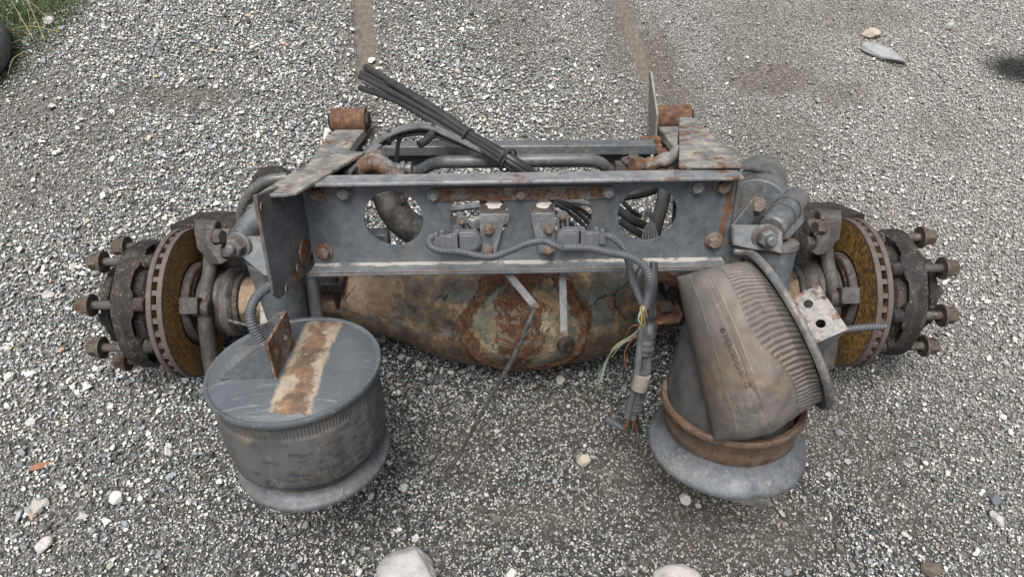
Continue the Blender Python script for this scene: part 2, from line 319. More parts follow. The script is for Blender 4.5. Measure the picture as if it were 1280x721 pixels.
# ---------------------------------------------------------------- mesh builder
class MB:
    def __init__(s): s.v = []; s.f = []; s.mi = []; s.cur = 0
    def add(s, vs, fs):
        o = len(s.v); s.v += [tuple(x) for x in vs]; s.f += [tuple(i+o for i in f) for f in fs]; s.mi += [s.cur]*len(fs); return s
    def box(s, c, size, R=None):
        hx, hy, hz = (x/2 for x in size); R = R or Matrix.Identity(3)
        vs = [V(c) + R @ V((x, y, z)) for x in (-hx, hx) for y in (-hy, hy) for z in (-hz, hz)]
        return s.add(vs, [(0, 1, 3, 2), (4, 6, 7, 5), (0, 4, 5, 1), (2, 3, 7, 6), (0, 2, 6, 4), (1, 5, 7, 3)])
    def prism(s, pts, t):
        """polygon pts (3D) extruded by vector t"""
        n = len(pts); t = V(t); pts = [V(p) for p in pts]
        nrm = sum((pts[i].cross(pts[(i+1) % n]) for i in range(n)), V((0, 0, 0)))
        if nrm.dot(t) > 0: pts = pts[::-1]
        vs = pts + [p+t for p in pts]
        fs = [tuple(range(n)), tuple(range(2*n-1, n-1, -1))] + [(i, i+n, (i+1) % n+n, (i+1) % n) for i in range(n)]
        return s.add(vs, fs)
    def lathe(s, p0, axis, prof, seg=32, closed=False, phase=0, fn=None):
        """prof: (distance along axis, radius)"""
        a = V(axis).normalized(); q = a.orthogonal().normalized()
        if abs(a.x) > .9: q = V((0, 0, 1))
        q = (q - a*q.dot(a)).normalized(); b = a.cross(q); vs = []; fs = []; n = len(prof)
        for (h, r) in prof:
            for k in range(seg):
                t = 2*math.pi*k/seg+phase; rr = r*(fn(h, t) if fn else 1)
                vs.append(V(p0)+a*h+q*(math.cos(t)*rr)+b*(math.sin(t)*rr))
        for i in range(n-1 if not closed else n):
            j = (i+1) % n
            for k in range(seg):
                l = (k+1) % seg; fs.append((i*seg+k, i*seg+l, j*seg+l, j*seg+k))
        if not closed:
            if prof[0][1] > 1e-4: fs.append(tuple(range(seg-1, -1, -1)))
            if prof[-1][1] > 1e-4: fs.append(tuple((n-1)*seg+k for k in range(seg)))
        return s.add(vs, fs)
    def cyl(s, p0, p1, r, r1=None, seg=24, ch=0.0):
        p0, p1 = V(p0), V(p1); L = (p1-p0).length; r1 = r if r1 is None else r1
        if ch: pr = [(0, r-ch), (ch, r), (L-ch, r1), (L, r1-ch)]
        else: pr = [(0, r), (L, r1)]
        return s.lathe(p0, p1-p0, pr, seg)
    def tube(s, pts, r, seg=10, sub=8, corr=0, amp=.12, rfn=None, smooth=True):
        P = [V(p) for p in pts]
        if smooth and len(P) > 2:
            Q = []; ext = [P[0]*2-P[1]] + P + [P[-1]*2-P[-2]]
            for i in range(1, len(ext)-2):
                a, b, c, e = ext[i-1:i+3]
                for k in range(sub):
                    t = k/sub
                    Q.append(.5*((2*b)+(c-a)*t+(2*a-5*b+4*c-e)*t*t+(3*b-a-3*c+e)*t**3))
            Q.append(P[-1]); P = Q
        rad = [r]*len(P)
        if corr:   # corrugated conduit: resample at half pitch
            L = [0]
            for a, b in zip(P, P[1:]): L.append(L[-1]+(b-a).length)
            n = int(L[-1]/corr)*4; T = np.linspace(0, L[-1], n+1)
            A = np.array([list(p) for p in P]); L = np.array(L)
            P = [V(q) for q in zip(*[np.interp(T, L, A[:, k]) for k in range(3)])]
            rad = [r*(1+(amp, amp, -amp, -amp)[i % 4]) for i in range(n+1)]
        if rfn: rad = [rfn(i/(len(P)-1))*q for i, q in enumerate(rad)]
        up = None; vs = []; fs = []; n = len(P)
        for i, p in enumerate(P):
            t = (P[min(i+1, n-1)]-P[max(i-1, 0)]).normalized()
            if up is None: up = t.orthogonal().normalized()
            up = (up - t*up.dot(t)).normalized(); b = t.cross(up)
            for k in range(seg):
                a = 2*math.pi*k/seg; vs.append(p+up*(math.cos(a)*rad[i])+b*(math.sin(a)*rad[i]))
        for i in range(n-1):
            for k in range(seg):
                l = (k+1) % seg; fs.append((i*seg+k, i*seg+l, (i+1)*seg+l, (i+1)*seg+k))
        fs += [tuple(range(seg-1, -1, -1)), tuple((n-1)*seg+k for k in range(seg))]
        return s.add(vs, fs)
    def mesh(s, name, mats, ang=35, flat=False):
        me = bpy.data.meshes.new(name); me.from_pydata(s.v, [], s.f); me.update()
        for mt in (mats if isinstance(mats, (list, tuple)) else [mats]): me.materials.append(mt)
        me.polygons.foreach_set('material_index', s.mi)
        if not flat:
            me.polygons.foreach_set('use_smooth', [True]*len(me.polygons))
            bm = bmesh.new(); bm.from_mesh(me); bmesh.ops.recalc_face_normals(bm, faces=bm.faces)
            for e in bm.edges:
                e.smooth = len(e.link_faces) == 2 and e.calc_face_angle(0) < math.radians(ang)
            bm.to_mesh(me); bm.free()
        return me
    def build(s, name, mats, parent=None, bevel=0, ang=35, flat=False, label=None):
        o = bpy.data.objects.new(name, s.mesh(name, mats, ang, flat)); COL.objects.link(o)
        if parent: o.parent = parent
        if label: o['label'] = label
        if bevel:
            b = o.modifiers.new('bevel', 'BEVEL'); b.width = bevel; b.segments = 2; b.limit_method = 'ANGLE'; b.angle_limit = math.radians(40)
            b.harden_normals = False
        return o

def empty(name, label, cat, mat=None, group=None):
    o = bpy.data.objects.new(name, None); COL.objects.link(o); o.empty_display_size = .1
    if mat is not None: o.matrix_world = mat
    o['label'] = label; o['category'] = cat
    if group: o['group'] = group
    return o
def tag(o, label, cat, group=None):
    o['label'] = label; o['category'] = cat
    if group: o['group'] = group
    return o
def place(name, me, loc, axis, parent, spin=0, sc=1):
    o = bpy.data.objects.new(name, me); COL.objects.link(o); o.parent = parent
    q = V(axis).to_track_quat('Z', 'Y'); o.matrix_local = Matrix.Translation(loc) @ q.to_matrix().to_4x4() @ Matrix.Rotation(spin, 4, 'Z') @ Matrix.Scale(sc, 4)
    return o

def boltmesh(mats, r=.016, h=.014, washer=.022, wt=.004, stub=0.0):
    b = MB()
    b.lathe((0, 0, 0), (0, 0, 1), [(0, washer*.98), (wt*.6, washer), (wt, washer*.93), (wt+.0005, r*1.12), (wt+.003, r*1.1)], 24)
    b.lathe((0, 0, wt), (0, 0, 1), [(0, r*1.06), (h*.8, r*1.06), (h, r*.88)], 6)
    if stub: b.lathe((0, 0, wt+h-.001), (0, 0, 1), [(0, r*.55), (stub*.8, r*.55), (stub, r*.42)], 14)
    return b.mesh('bolt', mats, 25)

BOLT_R = boltmesh(M['rustbolt'], .0145, .013, .0215, .004)
BOLT_G = boltmesh(M['bolt'], .0145, .013, .0200, .004)
BOLT_C = boltmesh(M['cast'], .019, .022, .020, .003)
BOLT_S = boltmesh(M['rustbolt'], .0085, .009, .0125, .002, .006)
NUT_P = boltmesh(M['paint'], .021, .022, .032, .005, .014)
WNUT = boltmesh(M['nut'], .0225, .030, .031, .010)
WIN = MB().cyl((0, 0, 0), (0, 0, .030), .0195, seg=22, ch=.003).mesh('stud_head', M['dark'])

def ground_h_arrays():
    n = 220; g = np.zeros((n, n))
    for sc, am in ((6, .013), (14, .007), (40, .0035), (90, .002)):
        c = rng.normal(size=(sc+2, sc+2)); t = np.linspace(0, sc, n); i = t.astype(int); f = t-i; f = f*f*(3-2*f)
        a = c[i][:, i]; b = c[i+1][:, i]; d = c[i][:, i+1]; e = c[i+1][:, i+1]
        fy, fx = f[:, None], f[None, :]
        g += am*((a*(1-fy)+b*fy)*(1-fx)+(d*(1-fy)+e*fy)*fx)
    return g
GH = ground_h_arrays()
GX0, GX1, GY0, GY1 = -3.4, 3.4, -1.7, 3.6
def G2(x, y, a=None):
    a = GH if a is None else a
    n = a.shape[0]-1
    u = np.clip((np.asarray(x)-GX0)/(GX1-GX0)*n, 0, n-1e-6); v = np.clip((np.asarray(y)-GY0)/(GY1-GY0)*n, 0, n-1e-6)
    i = v.astype(int); j = u.astype(int); fv = v-i; fu = u-j
    return (a[i, j]*(1-fv)+a[i+1, j]*fv)*(1-fu)+(a[i, j+1]*(1-fv)+a[i+1, j+1]*fv)*fu
# second, independent noise for colour and dirt
GN2 = ground_h_arrays()/.013

def ell(px, py, rx, ry, s):        # ellipse given where it lies on the ground
    c = gnd(px, py); a = gnd(px+rx, py); b = gnd(px, py-ry)
    return (c.x, c.y, abs(a.x-c.x), abs(b.y-c.y), s)
def lines(pts, wpx, s):
    out = []
    for (x, y) in pts:
        c = gnd(x, y); a = gnd(x+wpx, y); out.append((c.x, c.y, a.x-c.x))
    return out, s
TRACKS = [[(448, -60), (453, 0), (456, 40), (458, 70), (455, 105)], [(752, -60), (776, 0), (790, 40), (803, 70), (815, 100)]]
DIRT = [ell(432, 60, 18, 70, .75), ell(478, 70, 20, 60, .8), ell(770, 60, 16, 60, .7), ell(828, 80, 22, 50, .9), ell(470, 130, 40, 30, .9), ell(40, 130, 50, 40, .6), ell(240, 118, 95, 20, .9), ell(120, 160, 60, 30, .45), ell(60, 225, 70, 40, .4), ell(965, 95, 45, 16, .9), ell(1050, 115, 40, 14, .7),
        ell(1060, 20, 110, 22, .6), ell(1190, 160, 90, 26, .55), ell(940, 30, 60, 60, .55), ell(640, 60, 45, 90, .45), ell(455, 160, 38, 45, .9), ell(735, 150, 60, 34, .6), ell(835, 120, 48, 34, .85),
        ell(760, 175, 60, 18, .5), ell(970, 170, 60, 50, .55), ell(660, 640, 110, 40, .7), ell(800, 590, 90, 50, .7), ell(940, 650, 110, 50, .75), ell(1060, 560, 70, 50, .65), ell(560, 690, 50, 30, .5),
        ell(1140, 640, 70, 40, .55), ell(1000, 520, 60, 60, .6), ell(590, 560, 110, 70, .55), ell(430, 650, 110, 50, .35), ell(700, 520, 120, 60, .5), ell(1100, 270, 90, 40, .35), ell(70, 640, 50, 30, .35), ell(850, 700, 60, 20, .6)]
DARK_BLUR = [ell(1272, 87, 44, 21, 1.0), ell(1330, 88, 50, 22, 1.0)]  # dark blur without a visible source, painted into ground and stone colour
def dirt_fn(x, y):
    m = np.zeros_like(x)
    n = G2(x, y, GN2)*.35
    for (cx, cy, a, b, s) in DIRT:
        d = np.sqrt(((x-cx)/a)**2+((y-cy)/b)**2)+n
        m = np.maximum(m, s*np.clip(1.35-d, 0, 1))
    m = np.maximum(m, np.clip(n*.9-.45, 0, .5))
    return np.clip(m, 0, 1)
def track_fn(x, y):
    m = np.zeros_like(x)
    for T in TRACKS:
        c = [gnd(a, b) for a, b in T]
        ys = np.array([p.y for p in c])[::-1]; xs = np.array([p.x for p in c])[::-1]
        X = np.interp(y, ys, xs); hw = .044+G2(x*3, y*3, GN2)*.007
        k = np.clip((hw-np.abs(x-X))/.012+.5, 0, 1)*np.clip((y-ys.min()+.03)/.08, 0, 1)*np.clip((ys.max()+.6-y)/.3, 0, 1)
        m = np.maximum(m, k)
    return m
def dark_blur_fn(x, y):
    m = np.zeros_like(x); n = G2(x, y, GN2)*.08
    for (cx, cy, a, b, s) in DARK_BLUR:
        m = np.maximum(m, np.clip((1.15+n-np.sqrt(((x-cx)/a)**2+((y-cy)/b)**2))*1.5, 0, 1))
    return m
_c = gnd(40, 40)
def grass_fn(x, y):
    a = gnd(95, 0); b = gnd(0, 125)
    # side of a line running from the picture's top edge down to its left edge
    nx, ny = b.y-a.y, a.x-b.x
    L = math.hypot(nx, ny); d = ((x-a.x)*nx+(y-a.y)*ny)/L
    s = -1 if ((gnd(0, 0).x-a.x)*nx+(gnd(0, 0).y-a.y)*ny) < 0 else 1
    return np.clip(.5+(d*s+G2(x, y, GN2)*.10)/.25, 0, 1)
def near_dark_fn(x, y):  # mask over the near middle: darker grit and tint, smaller stones
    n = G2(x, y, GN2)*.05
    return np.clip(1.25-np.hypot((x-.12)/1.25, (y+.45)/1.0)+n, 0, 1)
def dusty_fn(x, y):
    n = G2(x, y, GN2)*.05
    return np.clip((x*.55+.25*y-.35+n)*1.3, 0, 1)*np.clip(1.3-near_dark_fn(x, y)*1.2, 0, 1)
def surf_h(x, y):
    t = track_fn(x, y)
    h = G2(x, y)*.9
    h = h - .026*t
    # spoil along the tracks
    return h

# ---------------------------------------------------------------- ground
def axis_coords(a, b, step, far):
    c = list(np.arange(a, b+step/2, step)); g = step; lo = []; x = a
    while x > -far: g *= 1.35; x -= g; lo.append(x)
    g = step; hi = []; x = c[-1]
    while x < far: g *= 1.35; x += g; hi.append(x)
    return np.array(lo[::-1]+c+hi)
def build_ground():
    xs = axis_coords(GX0, GX1, .025, 120); ys = axis_coords(GY0, GY1, .025, 120)
    X, Y = np.meshgrid(xs, ys); x = X.ravel(); y = Y.ravel()
    ins = np.clip(np.minimum.reduce([x-GX0, GX1-x, y-GY0, GY1-y])/.5, 0, 1)
    z = surf_h(x, y)*ins - .004
    dirt = dirt_fn(x, y)*ins+(1-ins)*.3; tr = track_fn(x, y)*ins; dark_blur = dark_blur_fn(x, y)
    gr = grass_fn(x, y)
    me = bpy.data.meshes.new('ground'); nx, ny = len(xs), len(ys)
    idx = np.arange(nx*ny).reshape(ny, nx)
    fs = np.stack([idx[:-1, :-1], idx[:-1, 1:], idx[1:, 1:], idx[1:, :-1]], -1).reshape(-1, 4)
    me.from_pydata(np.stack([x, y, z], -1).tolist(), [], fs.tolist())
    for nme, v in (('dirt', dirt), ('track', tr), ('dark_blur', dark_blur), ('grass', gr), ('near_dark', near_dark_fn(x, y)), ('dusty', dusty_fn(x, y))):
        at_ = me.attributes.new(nme, 'FLOAT', 'POINT'); at_.data.foreach_set('value', v.astype(np.float32))
    me.polygons.foreach_set('use_smooth', [True]*len(me.polygons))
    N = NT('gritty_dark_ground')
    co = N.tc.outputs['Object']
    v1 = N.voro(230, out='Color', vec=co); v2 = N.voro(110, out='Color', vec=co)
    sx = N.t.nodes.new('ShaderNodeSeparateColor'); N.l(v1, sx.inputs[0])
    sy = N.t.nodes.new('ShaderNodeSeparateColor'); N.l(v2, sy.inputs[0])
    grit = N.ramp(sx.outputs[0], [(0, (.012, .012, .012)), (.50, (.032, .032, .030)), (.75, (.10, .10, .095)), (.88, (.36, .35, .33))], 'CONSTANT')
    grit2 = N.ramp(sy.outputs[0], [(0, (.014, .014, .014)), (.5, (.035, .035, .034)), (.82, (.14, .14, .135))], 'CONSTANT')
    c = N.mix(.5, grit, grit2, 'LIGHTEN')
    lightgrit = N.ramp(sx.outputs[1], [(0, (.06, .058, .052)), (.4, (.15, .145, .13)), (.7, (.27, .26, .235)), (.9, (.42, .41, .38))], 'CONSTANT')
    c = N.mix(N.ramp(N.attr('near_dark'), [(.1, .30), (.6, 0)]), c, lightgrit)  # pale grit fades out towards the near middle
    c = N.mix(N.math('MULTIPLY', N.attr('dusty'), .85), c, lightgrit)
    soil = N.ramp(N.noise(60, 9, .75, co), [(.3, (.028, .024, .018)), (.5, (.080, .070, .052)), (.72, (.16, .142, .108))])
    soil = N.mix(.3, soil, grit)
    c = N.mix(N.ramp(N.attr('dirt'), [(.25, 0), (.95, .85)]), c, soil)
    tr_c = N.ramp(N.noise(45, 9, .7, co), [(.3, (.068, .060, .047)), (.7, (.160, .145, .118))])
    c = N.mix(N.attr('track'), c, N.mix(.15, tr_c, grit))
    moss = N.ramp(N.noise(40, 8, .7, co), [(.3, (.008, .014, .004)), (.55, (.022, .042, .008)), (.75, (.06, .07, .022))])
    c = N.mix(N.math('MULTIPLY', N.attr('grass'), .9), c, moss)
    c = N.mix(N.attr('dark_blur'), c, (.004, .004, .004))  # ground blackened where the blur is painted in
    h = N.math('ADD', N.math('MULTIPLY', N.voro(230, vec=co), -1.0), N.noise(150, 8, .7, co))
    mt = N.done(c, .85, h, .9, .006)
    me.materials.append(mt)
    o = bpy.data.objects.new('ground', me); COL.objects.link(o); o['kind'] = 'structure'
    return o
build_ground()

def pebble_mesh(i):
    bm = bmesh.new(); r = random.Random(50+i)
    k = r.randint(11, 17) if i < 8 else 26
    ax = (1, r.uniform(.58, .92), r.uniform(.36, .6))
    for _ in range(k):
        p = V((r.gauss(0, 1), r.gauss(0, 1), r.gauss(0, 1))).normalized()*r.uniform(.86, 1.0)
        bm.verts.new((p.x*ax[0]*.5, p.y*ax[1]*.5, p.z*ax[2]*.5))
    res = bmesh.ops.convex_hull(bm, input=bm.verts)
    bmesh.ops.delete(bm, geom=[g for g in res['geom_interior'] if isinstance(g, bmesh.types.BMVert)], context='VERTS')
    me = bpy.data.meshes.new('pebble_shape'); bm.to_mesh(me); bm.free()
    if i >= 10: me.polygons.foreach_set('use_smooth', [True]*len(me.polygons))
    me.materials.append(M['pebble']); return me
def mk_pebble():
    N = NT('pebble_stone')
    c = N.attr('tint', 'INSTANCER', 'Color')
    n = N.noise(2.6, 6, .7)
    c = N.mix(1.0, c, N.ramp(n, [(.3, .72), (.7, 1.22)]), 'MULTIPLY')
    return N.done(c, .72, N.noise(6, 5), .35, .05, spec=.35)
M['pebble'] = mk_pebble()

PAL = np.array([[.52, .515, .495], [.46, .455, .435], [.34, .335, .325], [.26, .265, .265], [.15, .165, .18], [.19, .215, .235], [.085, .10, .11], [.035, .037, .040], [.12, .14, .152],
                [.36, .325, .26], [.36, .26, .19], [.22, .235, .20], [.60, .59, .565]])
PW = np.array([.17, .13, .09, .06, .10, .13, .10, .14, .06, .04, .008, .03, .03]); PW /= PW.sum()
PWD = np.array([.09, .09, .08, .08, .10, .08, .13, .20, .09, .03, .006, .03, .01]); PWD /= PWD.sum()
def build_gravel():
    pts = []; tint = []; sca = []
    def batch(n, lo, hi, skew, lift, keepdirt):
        x = rng.uniform(GX0+.1, GX1-.1, n); y = rng.uniform(GY0+.1, GY1-.1, n)
        # outside a trapezoid around the view keep fewer
        u = np.abs(x)-(1.75+.42*(y+.7)); far = (u > .1) | (y > 2.3) | (y < -.95)
        keep = ~far | (rng.random(n) < .25)
        x, y = x[keep], y[keep]; n = len(x)
        d = dirt_fn(x, y); t = track_fn(x, y); g = grass_fn(x, y); o = dark_blur_fn(x, y)
        # larger, looser stone beyond and to the left; finer and trodden in near the lower middle
        fine = near_dark_fn(x, y); du = dusty_fn(x, y)
        keep = (rng.random(n) > d*keepdirt) & (rng.random(n) > t*1.10*(keepdirt+.1)) & (rng.random(n) > g*.72)
        x, y, d, g, o, fine, du = x[keep], y[keep], d[keep], g[keep], o[keep], fine[keep], du[keep]; n = len(x)
        s = lo+(hi-lo)*rng.random(n)**skew; s *= 1-.18*fine; s *= 1-.22*du
        pat = np.clip(G2(x*.9+.3, y*.9, GN2)*.5+.5, 0, 1)         # coarse and fine drifts
        keep = rng.random(n) < (.50+.5*pat if lo > .008 else 1.0)
        x, y, d, g, o, fine, du, s, pat = [q[keep] for q in (x, y, d, g, o, fine, du, s, pat)]; n = len(x)
        s = s*(.88+.24*pat)*(1-.13*np.clip(y/1.5, 0, 1))
        z = surf_h(x, y)+s*lift
        R = rng.random(n)
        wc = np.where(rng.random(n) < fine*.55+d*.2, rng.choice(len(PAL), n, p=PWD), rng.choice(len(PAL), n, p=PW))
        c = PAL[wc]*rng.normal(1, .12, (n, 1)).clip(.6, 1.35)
        c = c*(1-.26*fine[:, None])  # stone tint goes darker towards the near middle
        dk_ = (du*.45)[:, None]; c = c*(1-dk_)+np.array([.34, .33, .305])*rng.normal(1, .2, (n, 1)).clip(.5, 1.5)*dk_
        lf = (.05*(1-fine))[:, None]; c = c*(1-lf)+np.array([.36, .35, .325])*lf
        dm = np.clip(d*.50+rng.normal(-.05, .10, n), 0, .8)[:, None]
        c = c*(1-dm)+np.array([.105, .094, .072])*dm
        c = c*(1-.5*g[:, None])+np.array([.05, .06, .03])*.5*g[:, None]
        c = c*(1-.93*o[:, None])
        pts.append(np.stack([x, y, z], -1)); tint.append(c); sca.append(s)
    batch(330000, .0055, .0105, 1.1, .20, .86)
    batch(150000, .009, .0175, 1.25, .30, .88)
    batch(20000, .016, .031, 1.8, .28, .85)
    batch(700, .028, .050, 2.5, .12, .7)
    P = np.concatenate(pts); T = np.concatenate(tint); Sx = np.concatenate(sca); n = len(P)
    # clear the patch under the big stones' centres is not needed: they sit on top
    me = bpy.data.meshes.new('gravel'); me.vertices.add(n); me.vertices.foreach_set('co', P.astype(np.float32).ravel())
    a = me.attributes.new('tint', 'FLOAT_COLOR', 'POINT'); a.data.foreach_set('color', np.concatenate([T.clip(0, .8), np.ones((n, 1))], 1).astype(np.float32).ravel())
    a = me.attributes.new('size', 'FLOAT', 'POINT'); a.data.foreach_set('value', Sx.astype(np.float32))
    rot_ = np.stack([rng.normal(0, .35, n), rng.normal(0, .35, n), rng.uniform(0, 6.28, n)], -1)
    a = me.attributes.new('turn', 'FLOAT_VECTOR', 'POINT'); a.data.foreach_set('vector', rot_.astype(np.float32).ravel())
    a = me.attributes.new('pick', 'INT', 'POINT'); a.data.foreach_set('value', rng.integers(0, 12, n).astype(np.int32))
    o = bpy.data.objects.new('gravel', me); COL.objects.link(o); o['kind'] = 'stuff'
    tag(o, 'loose grey, white and blue grey gravel covering the whole yard', 'gravel')
    vc = bpy.data.collections.new('pebble_shapes')
    for i in range(12): vc.objects.link(bpy.data.objects.new('pebble_shape', pebble_mesh(i)))
    g = bpy.data.node_groups.new('scatter_pebbles', 'GeometryNodeTree')
    g.interface.new_socket('Geometry', in_out='INPUT', socket_type='NodeSocketGeometry')
    g.interface.new_socket('Geometry', in_out='OUTPUT', socket_type='NodeSocketGeometry')
    N = g.nodes.new; L = g.links.new
    gi = N('NodeGroupInput'); go = N('NodeGroupOutput'); iop = N('GeometryNodeInstanceOnPoints'); ci = N('GeometryNodeCollectionInfo')
    ci.inputs['Collection'].default_value = vc; ci.inputs['Separate Children'].default_value = True; ci.inputs['Reset Children'].default_value = True
    def na(nm, ty):
        q = N('GeometryNodeInputNamedAttribute'); q.data_type = ty; q.inputs['Name'].default_value = nm; return q.outputs['Attribute']
    mp = N('GeometryNodeMeshToPoints')
    L(gi.outputs[0], mp.inputs[0]); L(mp.outputs[0], iop.inputs['Points']); L(ci.outputs[0], iop.inputs['Instance'])
    iop.inputs['Pick Instance'].default_value = True
    L(na('pick', 'INT'), iop.inputs['Instance Index'])
    e2r = N('FunctionNodeEulerToRotation'); L(na('turn', 'FLOAT_VECTOR'), e2r.inputs[0]); L(e2r.outputs[0], iop.inputs['Rotation'])
    cx = N('ShaderNodeCombineXYZ'); sz = na('size', 'FLOAT')
    for k in range(3): L(sz, cx.inputs[k])
    L(cx.outputs[0], iop.inputs['Scale'])
    L(iop.outputs[0], go.inputs[0])
    md = o.modifiers.new('scatter', 'NODES'); md.node_group = g
build_gravel()

# ---------------------------------------------------------------- the axle and what is bolted to it
AX = empty('truck_axle', 'rusty truck drive axle with grey suspension frame and brake discs lying on gravel', 'truck axle', ROOT)

def interp(t, tab):
    xs = [a for a, _ in tab]; ys = [b for _, b in tab]
    return float(np.interp(t, xs, ys))
RZ = [(-.86, .072), (-.60, .074), (-.52, .078), (-.44, .088), (-.375, .102), (-.30, .130), (-.22, .163), (-.14, .186), (-.06, .199), (.02, .203), (.10, .197), (.18, .180), (.26, .155), (.34, .122), (.42, .094), (.52, .078), (.60, .074), (.86, .072)]
def build_housing():
    nx, ns = 300, 150; vs = []; fs = []; rust = []; flake = []; streak = []
    for i in range(nx+1):
        x = -.86+1.72*i/nx; R = interp(x, RZ)
        R = sum(interp(x+dx, RZ) for dx in (-.03, -.015, 0, .015, .03))/5
        for k in range(ns):
            t = 2*math.pi*k/ns; cy, cz = math.cos(t), math.sin(t)
            sq = .12*max(0, min(1, (abs(x)-.1)/.1))*max(0, min(1, (.5-abs(x))/.12))
            r = R*(1+sq*(abs(math.sin(2*t))-.45))
            p = V((x, cy*r, cz*r))
            rr = math.hypot(x-.015, p.z)
            # pressed cover: a round swelling on the rear (camera) side with a weld rim
            rear = max(0, -cy)
            r += .013*rear*math.exp(-((rr-.158)/.010)**2)+.020*rear*max(0, 1-(rr/.15)**2)
            n1 = mn.fractal(p*9, 1, 2, 6)
            n2 = mn.fractal(V((x*26+3*mn.noise(p*5), p.y*4, p.z*3.5)), 1, 2, 5)
            core = math.exp(-((x+.0)/.075)**2-((p.z-.0)/.13)**2)*(1 if cy < .2 else 0)
            ringm = math.exp(-((rr-.175)/.030)**2)*rear
            rs = .5+n1*.75+ringm*.42+core*.62-.42
            if abs(x) > .42: rs -= .10
            rs = max(0, min(1, (rs-.28)*4))
            st = max(0, min(1, .42+n2*.8+.35*ringm+n1*.3+(.3 if x < -.25 or x > .28 else 0)))
            dv, pv = mn.voronoi(V((x*1.0, p.y, p.z))*34+V((0, 0, 0)))
            cell = mn.noise(pv[0]*3.7); edge = min(1, (dv[1]-dv[0])*5)
            chips = (cell*.5+.5)*edge
            fk = max(0, min(1, (cell-.18)*6))*edge*min(1, core*2.2+max(0, n1-.15)*1.4)*rs
            r += .0028*n1+rs*(.0045*chips-.001)+.0015*mn.noise(p*60)
            vs.append((x, cy*r, cz*r)); rust.append(rs); streak.append(st); flake.append(fk if x < .25 else 0)
    for i in range(nx):
        for k in range(ns):
            l = (k+1) % ns; fs.append((i*ns+k, i*ns+l, (i+1)*ns+l, (i+1)*ns+k))
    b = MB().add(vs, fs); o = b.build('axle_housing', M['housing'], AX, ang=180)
    for nme, v in (('rust', rust), ('flake', flake), ('streak', streak)):
        a = o.data.attributes.new(nme, 'FLOAT', 'POINT'); a.data.foreach_set('value', v)
    return o
HOUS = build_housing()
pg = at(708, 431, 1.815)
MB().lathe(pg, (pg-V((.015, 0, 0))).normalized()*1.0, [(-.02, .024), (.004, .024), (.009, .021), (.0095, .012), (.006, .010), (.006, 0)], 28).build('filler_plug', M['dark'], HOUS)

cam_dir = V((0, -math.cos(PITCH), math.sin(PITCH)))      # from axle to eye
up_dir = V((0, math.sin(PITCH), math.cos(PITCH)))
def polar(x, a, r): return V((x, 0, 0))+cam_dir*(r*math.cos(a))+up_dir*(r*math.sin(a))

